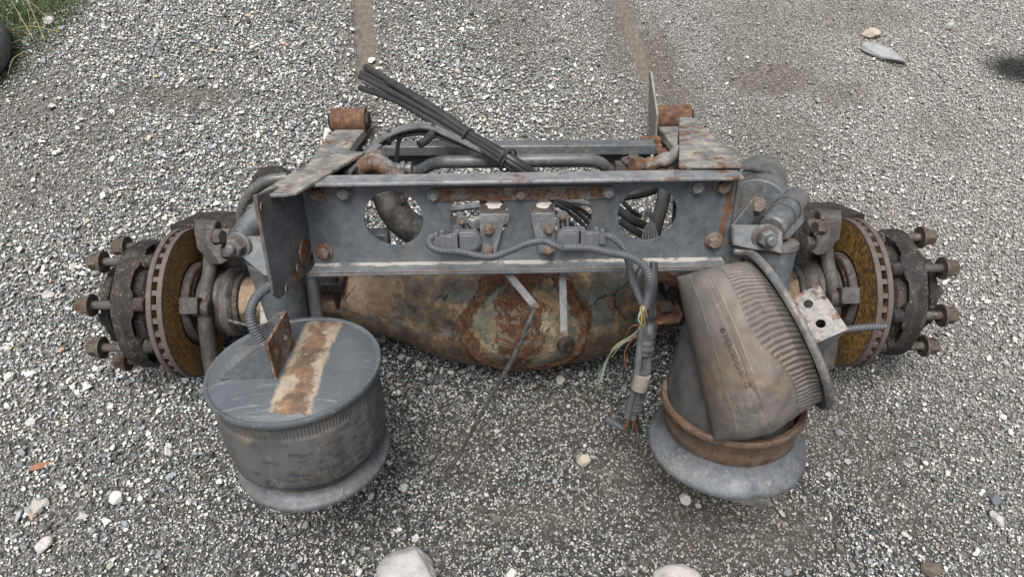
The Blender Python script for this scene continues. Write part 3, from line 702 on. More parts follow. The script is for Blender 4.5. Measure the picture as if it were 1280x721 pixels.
def build_end(s):
    """everything at one wheel end; s = -1 left, +1 right"""
    # ventilated brake disc
    b = MB(); o = .927*s
    for (x0, x1) in ((0, .014), (.028, .042)):
        b.lathe((o, 0, 0), (s, 0, 0), [(x0, .122), (x0, .2135), (x0+.0015, .215), (x1-.0015, .215), (x1, .2135), (x1, .122)], 96, closed=True)
    b.lathe((o, 0, 0), (s, 0, 0), [(.014, .120), (.028, .120), (.028, .128), (.014, .128)], 64, closed=True)
    d = b.build('brake_disc', M['disc'], AX, ang=30)
    v = MB()
    for k in range(36):
        a = 2*math.pi*(k+.3)/36; R = Matrix.Rotation(a*1.0, 3, 'X')
        c = R @ V((0, 0, .198)); v.box((o+s*.021, c.y, c.z), (.0136, .0135, .026), R)
        c = R @ V((0, 0, .165)); v.box((o+s*.021, c.y, c.z), (.0136, .007, .06), R)
    v.build('vanes', M['rim'], d)
    # hub barrel with flange, scalloped
    h = MB()
    h.lathe((.900*s, 0, 0), (s, 0, 0), [(0, .100), (.02, .108), (.066, .112), (.070, .140), (.078, .149), (.092, .150), (.100, .143), (.112, .140), (.15, .138)], 64)
    n = 8
    ph = 0 if s < 0 else math.pi/8
    def fl(hh, t): return 1
    # flange as a ring whose outer edge swells at each stud
    segs = 128; pts = []
    q0 = cam_dir; q1 = up_dir
    prof_ = [(.108, .138), (.116, .149), (None, .154), (None, .178), (.158, .184), (.178, .184), (.183, .176), (.184, .10)]
    vs = []; fs = []
    for qi, (hx, rr_) in enumerate(prof_):
        for k in range(segs):
            a = 2*math.pi*k/segs; e = abs((((a-ph)/(2*math.pi/n)+.5) % 1)-.5)*2      # 0 at a stud, 1 midway
            gap = min(1, max(0, (e-.46)/.10))
            xx = hx if hx is not None else .122+(.016 if rr_ < .17 else .010)*gap
            r = rr_
            if rr_ > .17: r = rr_-.003*gap
            vs.append(V(((.9+xx)*s, 0, 0))+q0*(r*math.cos(a))+q1*(r*math.sin(a)))
    for i in range(len(prof_)-1):
        for k in range(segs):
            l = (k+1) % segs; fs.append((i*segs+k, i*segs+l, (i+1)*segs+l, (i+1)*segs+k))
    h.add(vs, fs)
    hub = h.build('wheel_hub', M['dark'], AX, ang=30)
    # half shaft flange with its small bolts
    c = MB(); c.lathe((1.075*s, 0, 0), (s, 0, 0), [(0, .128), (.006, .122), (.012, .106), (.045, .100), (.050, .100), (.052, .114), (.070, .114), (.074, .110), (.077, .090), (.088, .078), (.094, .048), (.112, .043), (.120, .032), (.121, 0)], 48)
    for k in range(8):
        a = ph+2*math.pi*(k+.5)/8; p = polar(1.125*s, a, .098)
        c.prism([p+polar(0, a, .014)-polar(0, a+1.57, .018), p+polar(0, a, .014)+polar(0, a+1.57, .018), p-polar(0, a, .03)+polar(0, a+1.57, .012), p-polar(0, a, .03)-polar(0, a+1.57, .012)], (s*.030, 0, 0))
    cap = c.build('shaft_flange', M['dark'], hub, bevel=.002)
    for k in range(8):
        a = ph+2*math.pi*(k+.5)/8
        place('bolt', BOLT_R if k % 3 == 0 else BOLT_C, polar(1.150*s, a, .094), (s, 0, 0), hub, k, .70)
    hs = MB().cyl((0, 0, 0), (0, 0, .080), .0120, seg=16).cyl((0, 0, .001), (0, 0, .04), .0125, seg=16).mesh('wheel_stud', M['cast'])
    lens = {}
    for k in range(n):
        a = ph+2*math.pi*k/n; rr = .165
        place('stud_head', WIN, polar(1.024*s, a, rr-.002), (-s, 0, 0), hub)
        place('wheel_stud', hs, polar(1.070*s, a, rr), (s, 0, 0), hub)
        place('wheel_nut', WNUT, polar(1.132*s+random.uniform(-.006, .006), a, rr), (s, 0, 0), hub, random.random()*6)
    # toothed speed-sensor ring inside the disc
    t = MB(); t.lathe((.905*s, 0, 0), (s, 0, 0), [(0, .104), (0, .118), (.02, .118), (.02, .104)], 64, closed=True)
    for k in range(90):
        a = 2*math.pi*k/90; R = Matrix.Rotation(a, 3, 'X'); c_ = R @ V((0, 0, .111)); t.box((.9035*s, c_.y, c_.z), (.004, .0035, .012), R)
    t.build('sensor_ring', M['cast'], AX)
    # axle end: seal collar and torque plate
    e = MB()
    e.lathe((.785*s, 0, 0), (s, 0, 0), [(0, .074), (.003, .082), (.010, .086), (.018, .084), (.022, .079), (.026, .086), (.045, .090), (.075, .094), (.10, .084), (.13, .084), (.145, .086)], 48)
    e.build('axle_end', M['cast'], AX)
    tp = MB()
    # cast arm across the disc, thick curved bar
    A = lambda px, py, dz: at(px, py, dz) if s < 0 else V((-at(px, py, dz).x+.0, *at(px, py, dz)[1:]))
    x_ = .870*s
    path = [polar(.872*s, 1.95, .235), polar(.868*s, 1.50, .205), polar(.866*s, 1.22, .150), polar(.868*s, .9, .105), polar(.868*s, .35, .095), polar(.866*s, -.1, .105), polar(.868*s, -.6, .110), polar(.874*s, -1.2, .150), polar(.874*s, -1.45, .21)]
    tp.tube(path, .023, 12, 8, rfn=lambda q: 1.15-.35*math.sin(q*math.pi))
    for (a, r, rad, ln) in ((1.33, .212, .028, .06), (-.12, .112, .024, .05)):
        p = polar(.845*s, a, r); tp.cyl(p, p+V((s*ln, 0, 0)), rad, seg=20, ch=.004)
    p = polar(.89*s, -.05, .125); tp.box(p, (.05, .05, .045), Matrix.Rotation(-PITCH, 3, 'X'))
    tp.lathe((.80*s, 0, 0), (s, 0, 0), [(0, .088), (.01, .10), (.03, .10), (.04, .09)], 40)
    TP = tp.build('torque_plate', M['cast'], AX, bevel=.003)
    # caliper straddling the far upper edge of the disc
    c = MB()
    base = polar(0, 2.05, .215); R = Matrix.Rotation(-PITCH, 3, 'X')
    def cb(x0, x1, a, r, sy, sz):
        p = polar((x0+x1)/2*s, a, r); ang = a-math.pi/2
        c.box(p, (abs(x1-x0), sy, sz), Matrix.Rotation(-PITCH-0, 3, 'X') @ Matrix.Rotation(ang*.8, 3, 'X'))
    cb(.78, 1.005, 1.95, .252, .20, .045)
    cb(.75, .905, 2.0, .175, .20, .15)
    cb(.985, 1.02, 2.1, .20, .18, .10)
    c.cyl(polar(.60*s, 2.3, .20), polar(.79*s, 2.25, .19), .052, seg=28, ch=.008)
    c.cyl(polar(.80*s, 1.5, .215), polar(.925*s, 1.5, .222), .026, seg=20, ch=.003)
    cal = c.build('brake_caliper', M['dark'], AX, bevel=.008)
    for (px, py, dz) in ((268, 296, 1.73), (280, 294, 1.76), (281, 314, 1.77)):
        p = at(px, py, dz)
        if s > 0: p = V((-p.x, p.y, p.z))
        place('bolt', BOLT_C, p, (-s*.95, -.25, .1), TP, random.random())
    bk = MB()
    p = [at(px, py, 1.82) for (px, py) in ((258, 288), (276, 286), (286, 296), (286, 326), (276, 332), (268, 318), (262, 312))]
    if s > 0: p = [V((-q.x, q.y, q.z)) for q in p]
    bk.prism(p, (s*.05, .03, -.01)); bk.build('bolt_boss', M['cast'], TP, bevel=.005)
for s in (-1, 1): build_end(s)

# spring arms (half leafs) with rusty eyes resting on the gravel in front
INV = ROOT.inverted()
def W(x, y, z): return INV @ V((x, y, z))
def leaf(path, width, thick, name='spring_arm', mat='pale'):
    """flat bar swept along path in the YZ plane of the world, width along X"""
    b = MB(); P = [V(p) for p in path]; Q = []
    ext = [P[0]*2-P[1]]+P+[P[-1]*2-P[-2]]
    for i in range(1, len(ext)-2):
        a, bb, c, e = ext[i-1:i+3]
        for k in range(8):
            t = k/8; Q.append(.5*((2*bb)+(c-a)*t+(2*a-5*bb+4*c-e)*t*t+(3*bb-a-3*c+e)*t**3))
    Q.append(P[-1]); vs = []; fs = []; n = len(Q)
    for i, p in enumerate(Q):
        t = (Q[min(i+1, n-1)]-Q[max(i-1, 0)]).normalized(); nn = V((1, 0, 0)).cross(t).normalized(); wv = t.cross(nn).normalized()
        th = thick*(1 if i < n*.6 else 1.15); 
        for sx, sz in ((-1, -1), (1, -1), (1, 1), (-1, 1)): vs.append(INV @ (p+wv*(sx*width/2)+nn*(sz*th/2)))
    for i in range(n-1):
        for k in range(4): l = (k+1) % 4; fs.append((i*4+k, i*4+l, (i+1)*4+l, (i+1)*4+k))
    fs += [(3, 2, 1, 0), tuple((n-1)*4+k for k in range(4))]
    b.add(vs, fs)
    return b.build(name, M[mat], AX, bevel=.005, ang=30)
def eye(arm, c, r=.047, half=.066, mat='rusty'):
    e = MB(); e.lathe(W(c[0]-half, c[1], c[2]), ROOT.inverted().to_3x3() @ V((1, 0, 0)), [(0, r-.010), (0, r), (2*half, r), (2*half, r-.010)], 40, closed=True)
    o = e.build('spring_eye', M[mat], arm, bevel=.002)
    e = MB(); e.lathe(W(c[0]-half-.012, c[1], c[2]), ROOT.inverted().to_3x3() @ V((1, 0, 0)), [(0, .012), (0, .030), (.012, .036), (2*half+.012, .036), (2*half+.024, .030), (2*half+.024, .012), (2*half+.018, .012), (2*half+.018, 0)], 32)
    e.build('eye_bushing', M['dark'], arm, bevel=.002)
eL = gnd(437, 151, .055); eR = gnd(840, 147, .060)
armL = leaf([(eL.x+.01, eL.y+.01, eL.z-.045), (eL.x, eL.y-.09, eL.z-.005), (eL.x-.005, eL.y-.22, eL.z+.06), (eL.x-.012, eL.y-.42, .19), (eL.x-.02, eL.y-.65, .275), (eL.x-.02, .15, .30), (eL.x-.0, -.1, .30), (-.56, -.40, .27), (-.50, -.62, .29)], .115, .036)
eye(armL, eL)
armR = leaf([(eR.x-.01, eR.y+.01, eR.z-.045), (eR.x, eR.y-.09, eR.z-.005), (eR.x+.005, eR.y-.22, eR.z+.06), (eR.x+.012, eR.y-.42, .19), (eR.x+.02, eR.y-.65, .275), (eR.x+.02, .15, .30), (eR.x, -.1, .30), (.56, -.40, .27), (.50, -.62, .29)], .115, .036)
eye(armR, eR)

# ---- crossmember with four round holes (built as a plate with real holes)
WY, ZB, ZT, XL, XR = -.27, .257, .462, -.487, .500
HOLES = [atY(492, 274, WY), atY(599, 272, WY), atY(703, 270, WY), atY(809, 268, WY)]
HR = .0680
def web_plate():
    b = MB(); xs = [XL]+[(HOLES[i].x+HOLES[i+1].x)/2 for i in range(3)]+[XR]; N_ = 48
    sl = 0.0
    for i, h in enumerate(HOLES):
        x0, x1 = xs[i], xs[i+1]; zc = (ZB+ZT)/2+.004; cx = h.x; zc = h.z if abs(h.z-zc) < .03 else zc
        ring = []; outr = []
        for k in range(N_):
            a = 2*math.pi*k/N_; ca, sa = math.cos(a), math.sin(a)
            ring.append((cx+HR*ca, zc+HR*sa))
            tx = ((x1-cx) if ca > 0 else (x0-cx))/ca if abs(ca) > 1e-9 else 1e9
            tz = ((ZT-zc) if sa > 0 else (ZB-zc))/sa if abs(sa) > 1e-9 else 1e9
            t = min(tx, tz); outr.append((cx+t*ca, zc+t*sa))
        # snap nearest to corners
        for cxn, czn in ((x0, ZB), (x0, ZT), (x1, ZB), (x1, ZT)):
            j = min(range(N_), key=lambda q: (outr[q][0]-cxn)**2+(outr[q][1]-czn)**2); outr[j] = (cxn, czn)
        vs = []
        for yy in (WY, WY+.008):
            vs += [(x, yy, z) for x, z in ring]+[(x, yy, z) for x, z in outr]
        fs = []
        for k in range(N_):
            l = (k+1) % N_
            fs.append((k, N_+k, N_+l, l)); fs.append((2*N_+l, 3*N_+l, 3*N_+k, 2*N_+k)); fs.append((k, l, 2*N_+l, 2*N_+k))
        b.add(vs, fs)
    return b
def web_extra(N):
    a = banded(0, .466, .482, .20)(N); c = banded(0, -.60, -.472, .10)(N)
    x = N.xyz()
    top = N.math('MULTIPLY', N.math('GREATER_THAN', x[2], .44), .07)
    return N.math('ADD', N.math('ADD', a, c), top)
M['webx'] = metal('frame_web_paint', G, .10, 5, .42, edge=0, dust=.05, chips=.06, extra=web_extra)
CM = web_plate().build('crossmember', M['webx'], AX, ang=30)
f = MB()
f.prism([(XL+.0, WY-.055, ZB-.008), (XL, WY+.008, ZB-.008), (XR-.02, WY+.008, ZB-.008), (XR-.02, WY-.055, ZB-.008)], (0, 0, .008))
f.prism([(XL+.0, WY-.055, ZB+.0005), (XL, WY-.050, ZB+.0005), (XR-.02, WY-.050, ZB+.0005), (XR-.02, WY-.055, ZB+.0005)], (0, 0, .004))
f.build('bottom_flange', metal('flange_scuffed_paint', (.080, .088, .098), .16, 14, .42, edge=1.0, dust=.15, pale=lambda N: N.math('MULTIPLY', N.math('GREATER_THAN', N.math('ADD', N.xyz()[1], N.math('MULTIPLY', N.math('SUBTRACT', N.noise(22, 7, .7), .5), .05)), WY-.018), N.ramp(N.noise(18, 8, .75), [(.44, 0), (.50, .9)]))), CM, bevel=.003)
f = MB(); f.prism([(XL+.02, WY-.045, ZT), (XL+.02, WY+.010, ZT), (XR-.012, WY+.010, ZT), (XR-.012, WY-.045, ZT)], (0, 0, .010))
f.build('top_flange', metal('top_flange_paint', (.10, .11, .125), .34, 10, .42, edge=1.0, dust=.3), CM, bevel=.0035)
for (px, py, r) in ((396, 241, 1), (430, 240, 0), (405, 314, 1), (871, 232, 0), (903, 232, 1), (892, 301, 1)):
    place('bolt', BOLT_R if r else BOLT_G, atY(px, py, WY-.001), (0, -1, 0), CM, random.random())
# rusty strap across the top of the middle holes
p0 = atY(536, 244, WY); p1 = atY(766, 240, WY)
z0 = (p0.z+p1.z)/2+.001
b = MB(); pts = []
for k in range(9): a = math.pi/2+math.pi*k/8; pts.append((p0.x+.014+.014*math.cos(a), WY-.0045, z0+.016*math.sin(a)))
for k in range(9): a = -math.pi/2+math.pi*k/8; pts.append((p1.x-.014+.014*math.cos(a), WY-.0045, z0+.016*math.sin(a)))
b.prism(pts, (0, .004, 0)); b.build('strap', M['strap'], CM, bevel=.001)
for px, g in ((542, 1), (651, 0), (760, 1)):
    place('bolt', BOLT_G if g else BOLT_R, V((atY(px, 242, WY).x, WY-.005, z0)), (0, -1, 0), CM, px, .72)
# plate closing the gap between the two middle holes is the web itself; sensor brackets hang from the strap
def sensor_bracket(tl, tr, bl, br, fold, worn):
    b = MB(); Y = WY-.012
    P = [atY(*q, Y) for q in (tl, tr, br, bl)]; fz = atY(tl[0], fold, Y).z
    L, Rr = P[0], P[1]
    b.prism([V((L.x, Y, fz)), V((Rr.x, Y, fz)), V((P[2].x, Y, P[2].z)), V((P[3].x, Y, P[3].z))], (0, .004, 0))
    b.prism([V((L.x, Y, fz)), V((Rr.x, Y, fz)), V((Rr.x, Y+.030, fz+.030)), V((L.x, Y+.030, fz+.030))], (0, .003, .003))
    o = b.build('sensor_bracket', M['worn'], AX, bevel=.0015); o['_fz'] = fz
    return o
M['worn'] = metal('bracket_paint_with_worn_fold', (.082, .090, .100), .04, 12, .42, edge=.3, dust=.12,
                  dustc=(.5, .47, .43))
sb1 = sensor_bracket((599, 256), (633, 257), (601, 318), (620, 318), 268, 0)
sb2 = sensor_bracket((663, 257), (694, 256), (673, 317), (694, 317), 267, 0)
for (o_, pts) in ((sb1, ((611, 287), (610, 313))), (sb2, ((686, 286), (686, 312)))):
    for (px, py) in pts: place('bolt', BOLT_S, atY(px, py, WY-.0125), (0, -1, 0), o_, random.random()*3, 1.15)
# pale worn paint on the folds: chipped flakes of primer
N_ = NT('bare_primer'); M['primer'] = N_.done(N_.ramp(N_.noise(50, 6, .7), [(.35, (.28, .25, .22)), (.6, (.46, .43, .40))]), .7)
for (o_, cx, cy) in ((sb1, 617, 263), (sb2, 678, 263)):
    c = V((atY(cx, cy, WY).x, WY-.012+.017, o_['_fz']+.017)); del o_['_fz']; pts = []
    for k in range(14):
        a = 2*math.pi*k/14; rr = random.uniform(.7, 1.15); pts.append(c+V((.021*rr*math.cos(a), .008*rr*math.sin(a), .008*rr*math.sin(a)))+V((0, -.0002, .0002)))
    MB().prism(pts, (0, -.0006, .0006)).build('bare_patch', M['primer'], o_)

# height sensors: D-shaped body, plug, slotted lever
def height_sensor(cx, cy, s, lev, wid=29, hh=25):
    Y = WY-.030
    root_o = None
    c = atY(cx, cy, Y); k = 1.50/F
    W_, H_ = wid*k*1.02, hh*k*1.08
    def D(w_, h_, y0, y1, mb):
        pts = [(c.x-s*w_/2, y0, c.z-h_/2), (c.x-s*w_/2, y0, c.z+h_/2)]
        for q in range(13): a = math.pi/2-math.pi*q/12; pts.append((c.x+s*(w_/2-h_/2+h_/2*math.cos(a)), y0, c.z+h_/2*math.sin(a)))
        mb.prism(pts, (0, y1-y0, 0))
    b = MB(); D(W_, H_, Y, Y+.022, b)
    o = b.build('height_sensor', M['plastic'], AX, bevel=.002)
    b = MB(); D(W_*.8, H_*.76, Y-.003, Y, b); b.build('sensor_cover', M['plastic'], o, bevel=.0015)
    b = MB()
    px0 = cx-s*16; x0 = atY(px0, cy, Y).x
    for (a, w_, h_, t) in ((0, 6, 26, .026), (5, 14, 17, .018), (16, 8, 20, .020), (24, 9, 14, .014)):
        xa = x0-s*(a+w_/2)*k; b.box((xa, Y+.012, c.z-.002), (w_*k, t, h_*k*1.05))
    for (a, z) in ((-2, -14), (18, 12), (-2, 13), (26, 9)):
        xa = x0-s*(a+2)*k; b.box((xa, Y+.010, c.z+z*k), (5*k, .010, 6*k))
    b.build('plug', M['plastic'], o, bevel=.0012)
    # lever arm with slots
    (ax, ay), (bx, by) = lev; A = atY(ax, ay, WY-.004); B = atY(bx, by, WY-.004); t = (B-A).normalized(); n = V((-t.z, 0, t.x))
    b = MB(); pts = []
    for q in range(9): a = math.pi/2+math.pi*q/8; pts.append(A+t*(.014*math.cos(a))+n*(.014*math.sin(a)))
    pts += [B-n*.014, B+n*.014]
    b.prism(pts, (0, .005, 0)); b.build('lever_arm', M['plastic'], o, bevel=.001)
    b = MB()
    L = (B-A).length
    for q in (.3, .48, .66, .84):
        for sd_ in (-.0055, .0055):
            p = A+t*(L*q)+n*sd_+V((0, -.0008, 0)); b.box(p, (.005, .0012, .007), Matrix.Rotation(-math.atan2(t.x, t.z), 3, 'Y').inverted() if False else None)
    b.build('lever_slots', M['black'], o)
    place('bolt', BOLT_S, A+V((0, -.001, 0)), (0, -1, 0), o, 0, .7)
    return o
height_sensor(588, 303, 1, ((578, 277), (592, 294)), 28, 26)
height_sensor(710, 300, -1, ((703, 271), (704, 290)), 28, 26)

# gusset plates
b = MB(); X = -.525
tl = atX(320, 244, X); tip = atX(351, 373, X); wb = V((X+.03, WY-.004, ZB-.014)); wt = V((X+.03, WY-.004, ZT+.004))
t2 = atX(343, 368, X)
b.prism([tl, t2, tip, wb, wt], (-.008, 0, 0))
GL = b.build('side_plate', metal('side_plate_dark_paint', (.05, .056, .066), .22, 6, .5, edge=2.2, dust=.12, extra=banded(1, -.36, -.25, .05)), AX, bevel=.002)
# oblong slots with pale rims
for (px, py) in ((327, 259), (354, 246), (372, 335), (358, 361)):
    f_ = ((px-320)/72.); Xp = X+.03*max(0, (atX(px, py, X).y-tl.y)/(wb.y-tl.y))
    p = atX(px, py, Xp+.0035)
    b = MB(); b.lathe(p, (1, 0, 0), [(0, .0055), (.0025, .0055), (.0025, .009), (0, .010)], 18, closed=True, fn=None)
    o = b.build('bolt_hole', M['strapgrey'], GL)
    b = MB(); b.lathe(p+V((.0004, 0, 0)), (1, 0, 0), [(0, .0062), (.0006, .0062)], 18); b.build('hole_dark', M['black'], GL)
# rust scab beside the web
c = atX(380, 314, X+.026); b = MB(); pts = []
for k in range(16): a = 2*math.pi*k/16; rr = random.uniform(.85, 1.1); pts.append(c+V((.004, .040*rr*math.cos(a), .034*rr*math.sin(a))))
b.prism(pts, (-.006, 0, 0)); b.build('rusty_weld', M['rusty'], GL, bevel=.002)
# top plates
def topplate(px, Z, t, name='top_plate', drop=None):
    P = [atZ(x, y, Z) for x, y in px]; b = MB(); b.prism(P, (0, 0, -t)); return b.build(name, M['pale'], AX, bevel=.002), P
tpl, P = topplate([(320, 243), (352, 243), (370, 240), (456, 190), (428, 187), (360, 218)], ZT+.016, .008)
b = MB(); a_, b_ = P[4], P[0]
b.prism([P[5]+V((0, 0, -.009)), P[4]+V((0, 0, -.009)), P[4]+V((0, 0, -.12)), P[5]+V((0, 0, -.20))], (.008, 0, 0)); b.build('side_plate', M['paint'], AX, bevel=.002)
b = MB(); b.box((P[3]+P[4])/2+V((-.03, -.06, -.09)), (.10, .008, .14)); b.build('end_plate', M['dark'], AX, bevel=.002)
tpr, P = topplate([(849, 146), (866, 147), (890, 167), (929, 207), (849, 207)], ZT+.022, .008)
b = MB(); b.prism([P[1]+V((-.006, 0, -.0085)), P[3]+V((-.006, 0, -.0085)), P[3]+V((-.006, 0, -.19)), P[1]+V((-.006, 0, -.12))], (.008, 0, 0)); b.build('side_plate', M['paint'], AX, bevel=.002)
b = MB(); b.prism([P[0]+V((0.002, 0, -.0085)), P[4]+V((0.002, .02, -.0085)), P[4]+V((0.002, .02, -.15)), P[0]+V((.002, 0, -.06))], (.007, 0, 0)); b.build('side_plate', M['dark'], AX, bevel=.002)

# far cross rail and stabiliser pipe
b = MB(); y0 = .08
pl = atY(468, 186, .16); pr = atY(818, 184, .16)
b.box((pl+pr)/2, ((pr-pl).length, .055, .030), Matrix.Rotation(-math.atan2(pr.z-pl.z, pr.x-pl.x), 3, 'Y'))
b.box((pl+pr)/2+V((0, .02, -.03)), ((pr-pl).length*.99, .012, .07), Matrix.Rotation(-math.atan2(pr.z-pl.z, pr.x-pl.x), 3, 'Y'))
rail = b.build('cross_rail', M['bar'], AX, bevel=.004)
MB().tube([at(505, 214, 1.86), at(522, 214, 1.85), at(545, 204, 1.82), at(575, 202, 1.80), at(650, 201, 1.79), at(725, 200, 1.80), at(748, 203, 1.82), at(762, 214, 1.86)], .0165, 16, 8).build('stabiliser_bar', M['bar'], AX)
# rusty ball-joint ring and link ends peeping over the crossmember
b = MB(); c = at(468, 216, 1.64); b.tube([c+V((-.045, 0, -.02)), c+V((-.03, 0, .012)), c+V((0, 0, .024)), c+V((.03, 0, .012)), c+V((.055, 0, -.02))], .021, 14)
b.cyl(c+V((0, .0, .018)), c+V((0, .05, .018)), .03, seg=20, ch=.004)
b.build('torque_rod_eye', M['brownrust'], AX)
b = MB(); a_ = at(478, 211, 1.66); c = at(512, 211, 1.66); b.cyl(a_, c, .016, .012, 18, .002); b.cyl(c+V((-.02, 0, 0)), c+V((-.01, 0, 0)), .019, seg=6); b.cyl(c+V((-.004, 0, 0)), c+V((.006, 0, 0)), .017, seg=16); b.build('pipe_union', M['paint'], AX, bevel=.001)
b = MB(); c = at(792, 196, 1.74); b.lathe(c+V((0, 0, -.05)), (0, 0, 1), [(0, .024), (.035, .024), (.037, .031), (.043, .031), (.044, .014), (.052, .014), (.054, .011)], 28); b.box(c+V((-.02, 0, -.03)), (.05, .03, .03)); b.build('mount_bolt', M['cast'], AX, bevel=.001)
b = MB(); b.tube([at(790, 207, 1.60), at(812, 206, 1.62), at(835, 199, 1.64), at(852, 188, 1.68)], .017, 14, 8, rfn=lambda q: 1+.12*math.sin(q*23)); b.build('torque_rod', M['brownrust'], AX)
# standing rusty fin beside the right spring eye
f0 = gnd(819, 186, .02); P = [V((f0.x-.01, f0.y-.02, .03)), V((f0.x-.012, f0.y+.13, .03)), V((f0.x-.03, f0.y+.20, .22)), V((f0.x-.03, f0.y+.18, .235)), V((f0.x-.014, f0.y+.03, .16))]
b = MB(); b.prism([INV @ p for p in P], INV.to_3x3() @ V((.009, 0, 0))); b.build('hanger_fin', metal('fin_paint', (.13, .135, .135), .25, 8, .5, edge=1.6, dust=.4), AX, bevel=.002)
q = at(808, 184, 2.0); b = MB(); b.box(q, (.085, .05, .03)); b.box(q+V((.01, 0, .02)), (.06, .035, .02)); b.build('hanger_foot', M['rusty'], AX, bevel=.006)
q = at(826, 200, 1.95); b = MB(); b.box(q, (.035, .05, .06)); b.build('hanger_foot', M['rusty'], AX, bevel=.006)
# curved arm seen through the left hole, with its bolt
b = MB(); b.tube([at(484, 240, 1.74), at(490, 258, 1.75), at(506, 279, 1.77), at(530, 290, 1.80), at(575, 288, 1.85)], .040, 14, 8)
b.build('torque_rod', metal('dark_arm_with_rust', (.020, .020, .022), .34, 8, .6, dust=.2), AX)
MB().cyl(at(470, 246, 1.73), at(496, 246, 1.73), .015, seg=16).build('pipe_union', M['pale'], AX)
place('bolt', NUT_P, at(500, 249, 1.72), (.9, -.2, .3), AX, 0, .55)
b = MB(); b.box(at(470, 300, 1.78), (.07, .05, .05)); b.build('axle_seat', M['paint'], AX, bevel=.004)
# arms behind the middle holes
for (a, c, r) in (((560, 262), (640, 256), .010), ((556, 292), (640, 276), .016), ((560, 300), (650, 300), .02)):
    b = MB(); p, q = at(*a, 1.76), at(*c, 1.78); b.tube([p, (p+q)/2+V((0, 0, .004)), q], r, 8); b.build('control_rod', M['bar'] if r < .02 else M['dark'], AX)
for (a, c) in (((692, 252), (745, 300)), ((699, 250), (750, 296)), ((706, 250), (756, 290)), ((690, 262), (735, 305))):
    MB().tube([at(*a, 1.76), at((a[0]+c[0])/2+2, (a[1]+c[1])/2-3, 1.78), at(*c, 1.82)], .006, 8).build('brake_line', M['cable'], AX)
MB().tube([at(700, 249, 1.72), at(730, 254, 1.74), at(745, 256, 1.75)], .007, 8).build('brake_line', M['cablegrey'], AX)

# lever straps and the thin rod hanging from them
def strap(a, c, w, r=6):
    Y = -.33; A, B = at(*a), at(*c); t = (B-A).normalized(); n = t.cross(V((0, math.cos(PITCH), -math.sin(PITCH)))).normalized()
    b = MB(); pts = [A+n*w/2, A-n*w/2]
    for q in range(9): an = -math.pi/2+math.pi*q/8; pts.append(B+t*(w/2*math.cos(an))+n*(w/2*math.sin(an)))
    b.prism(pts, (0, .005, -.002)); o = b.build('lever_strap', M['strapgrey'], AX, bevel=.001)
    place('bolt', BOLT_S, B, (0, -.9, .4), o, 0, .75); return o
strap((622, 326, 1.60), (669, 383, 1.60), .018)
strap((703, 326, 1.62), (705, 418, 1.62), .018)
MB().tube([at(669, 384, 1.585), at(657, 412, 1.60), at(641, 448, 1.64), at(625, 476, 1.68), at(600, 520, 1.75), at(575, 566, 1.82), at(558, 594, 1.85)], .0056, 8, rfn=lambda q: 1.15 if q < .45 else .92).build('link_rod', metal('dark_steel_rod', (.020, .021, .024), .12, 30, .5, dust=.15, spec=.3), AX)

# ---- shock brackets, pins, absorbers
def shock_left():
    b = MB(); dz = 1.60
    P = [at(x, y, dz) for x, y in ((291, 295), (342, 295), (346, 330), (362, 345), (330, 345), (298, 318), (291, 308))]
    b.prism(P, (0, .007, -.003)); 
    br = b.build('shock_bracket', M['paint'], AX, bevel=.002)
    place('bolt', NUT_P, at(299, 306, dz), (-.25, -.95, .1), br, .3, 1.0)
    b = MB(); p0, p1 = at(300, 301, dz+.04), at(345, 240, 1.72); b.cyl(p0, p1, .030, .030, 28, .004)
    b.cyl(p0.lerp(p1, .48), p0.lerp(p1, .56), .0335, seg=28, ch=.003); b.build('shock_pin', M['bar'], AX)
    b = MB(); b.cyl(at(340, 320, 1.66), at(368, 420, 1.80), .062, .050, 32, .004); b.build('shock_absorber', M['paint'], AX)
    b = MB(); b.tube([at(388, 340, 1.72), at(398, 405, 1.78)], .017, 14, smooth=False); b.build('support_strut', M['bar'], AX)
    MB().tube([at(302, 278, 1.76), at(303, 262, 1.74), at(315, 240, 1.70), at(335, 226, 1.68), at(360, 222, 1.68)], .014, 12, 8).build('brake_hose', M['bar'], AX)
    MB().tube([at(285, 400, 1.70), at(300, 404, 1.66), at(322, 407, 1.65), at(350, 402, 1.72)], .0035, 8).build('sensor_wire', M['steelwire'], AX)
shock_left()
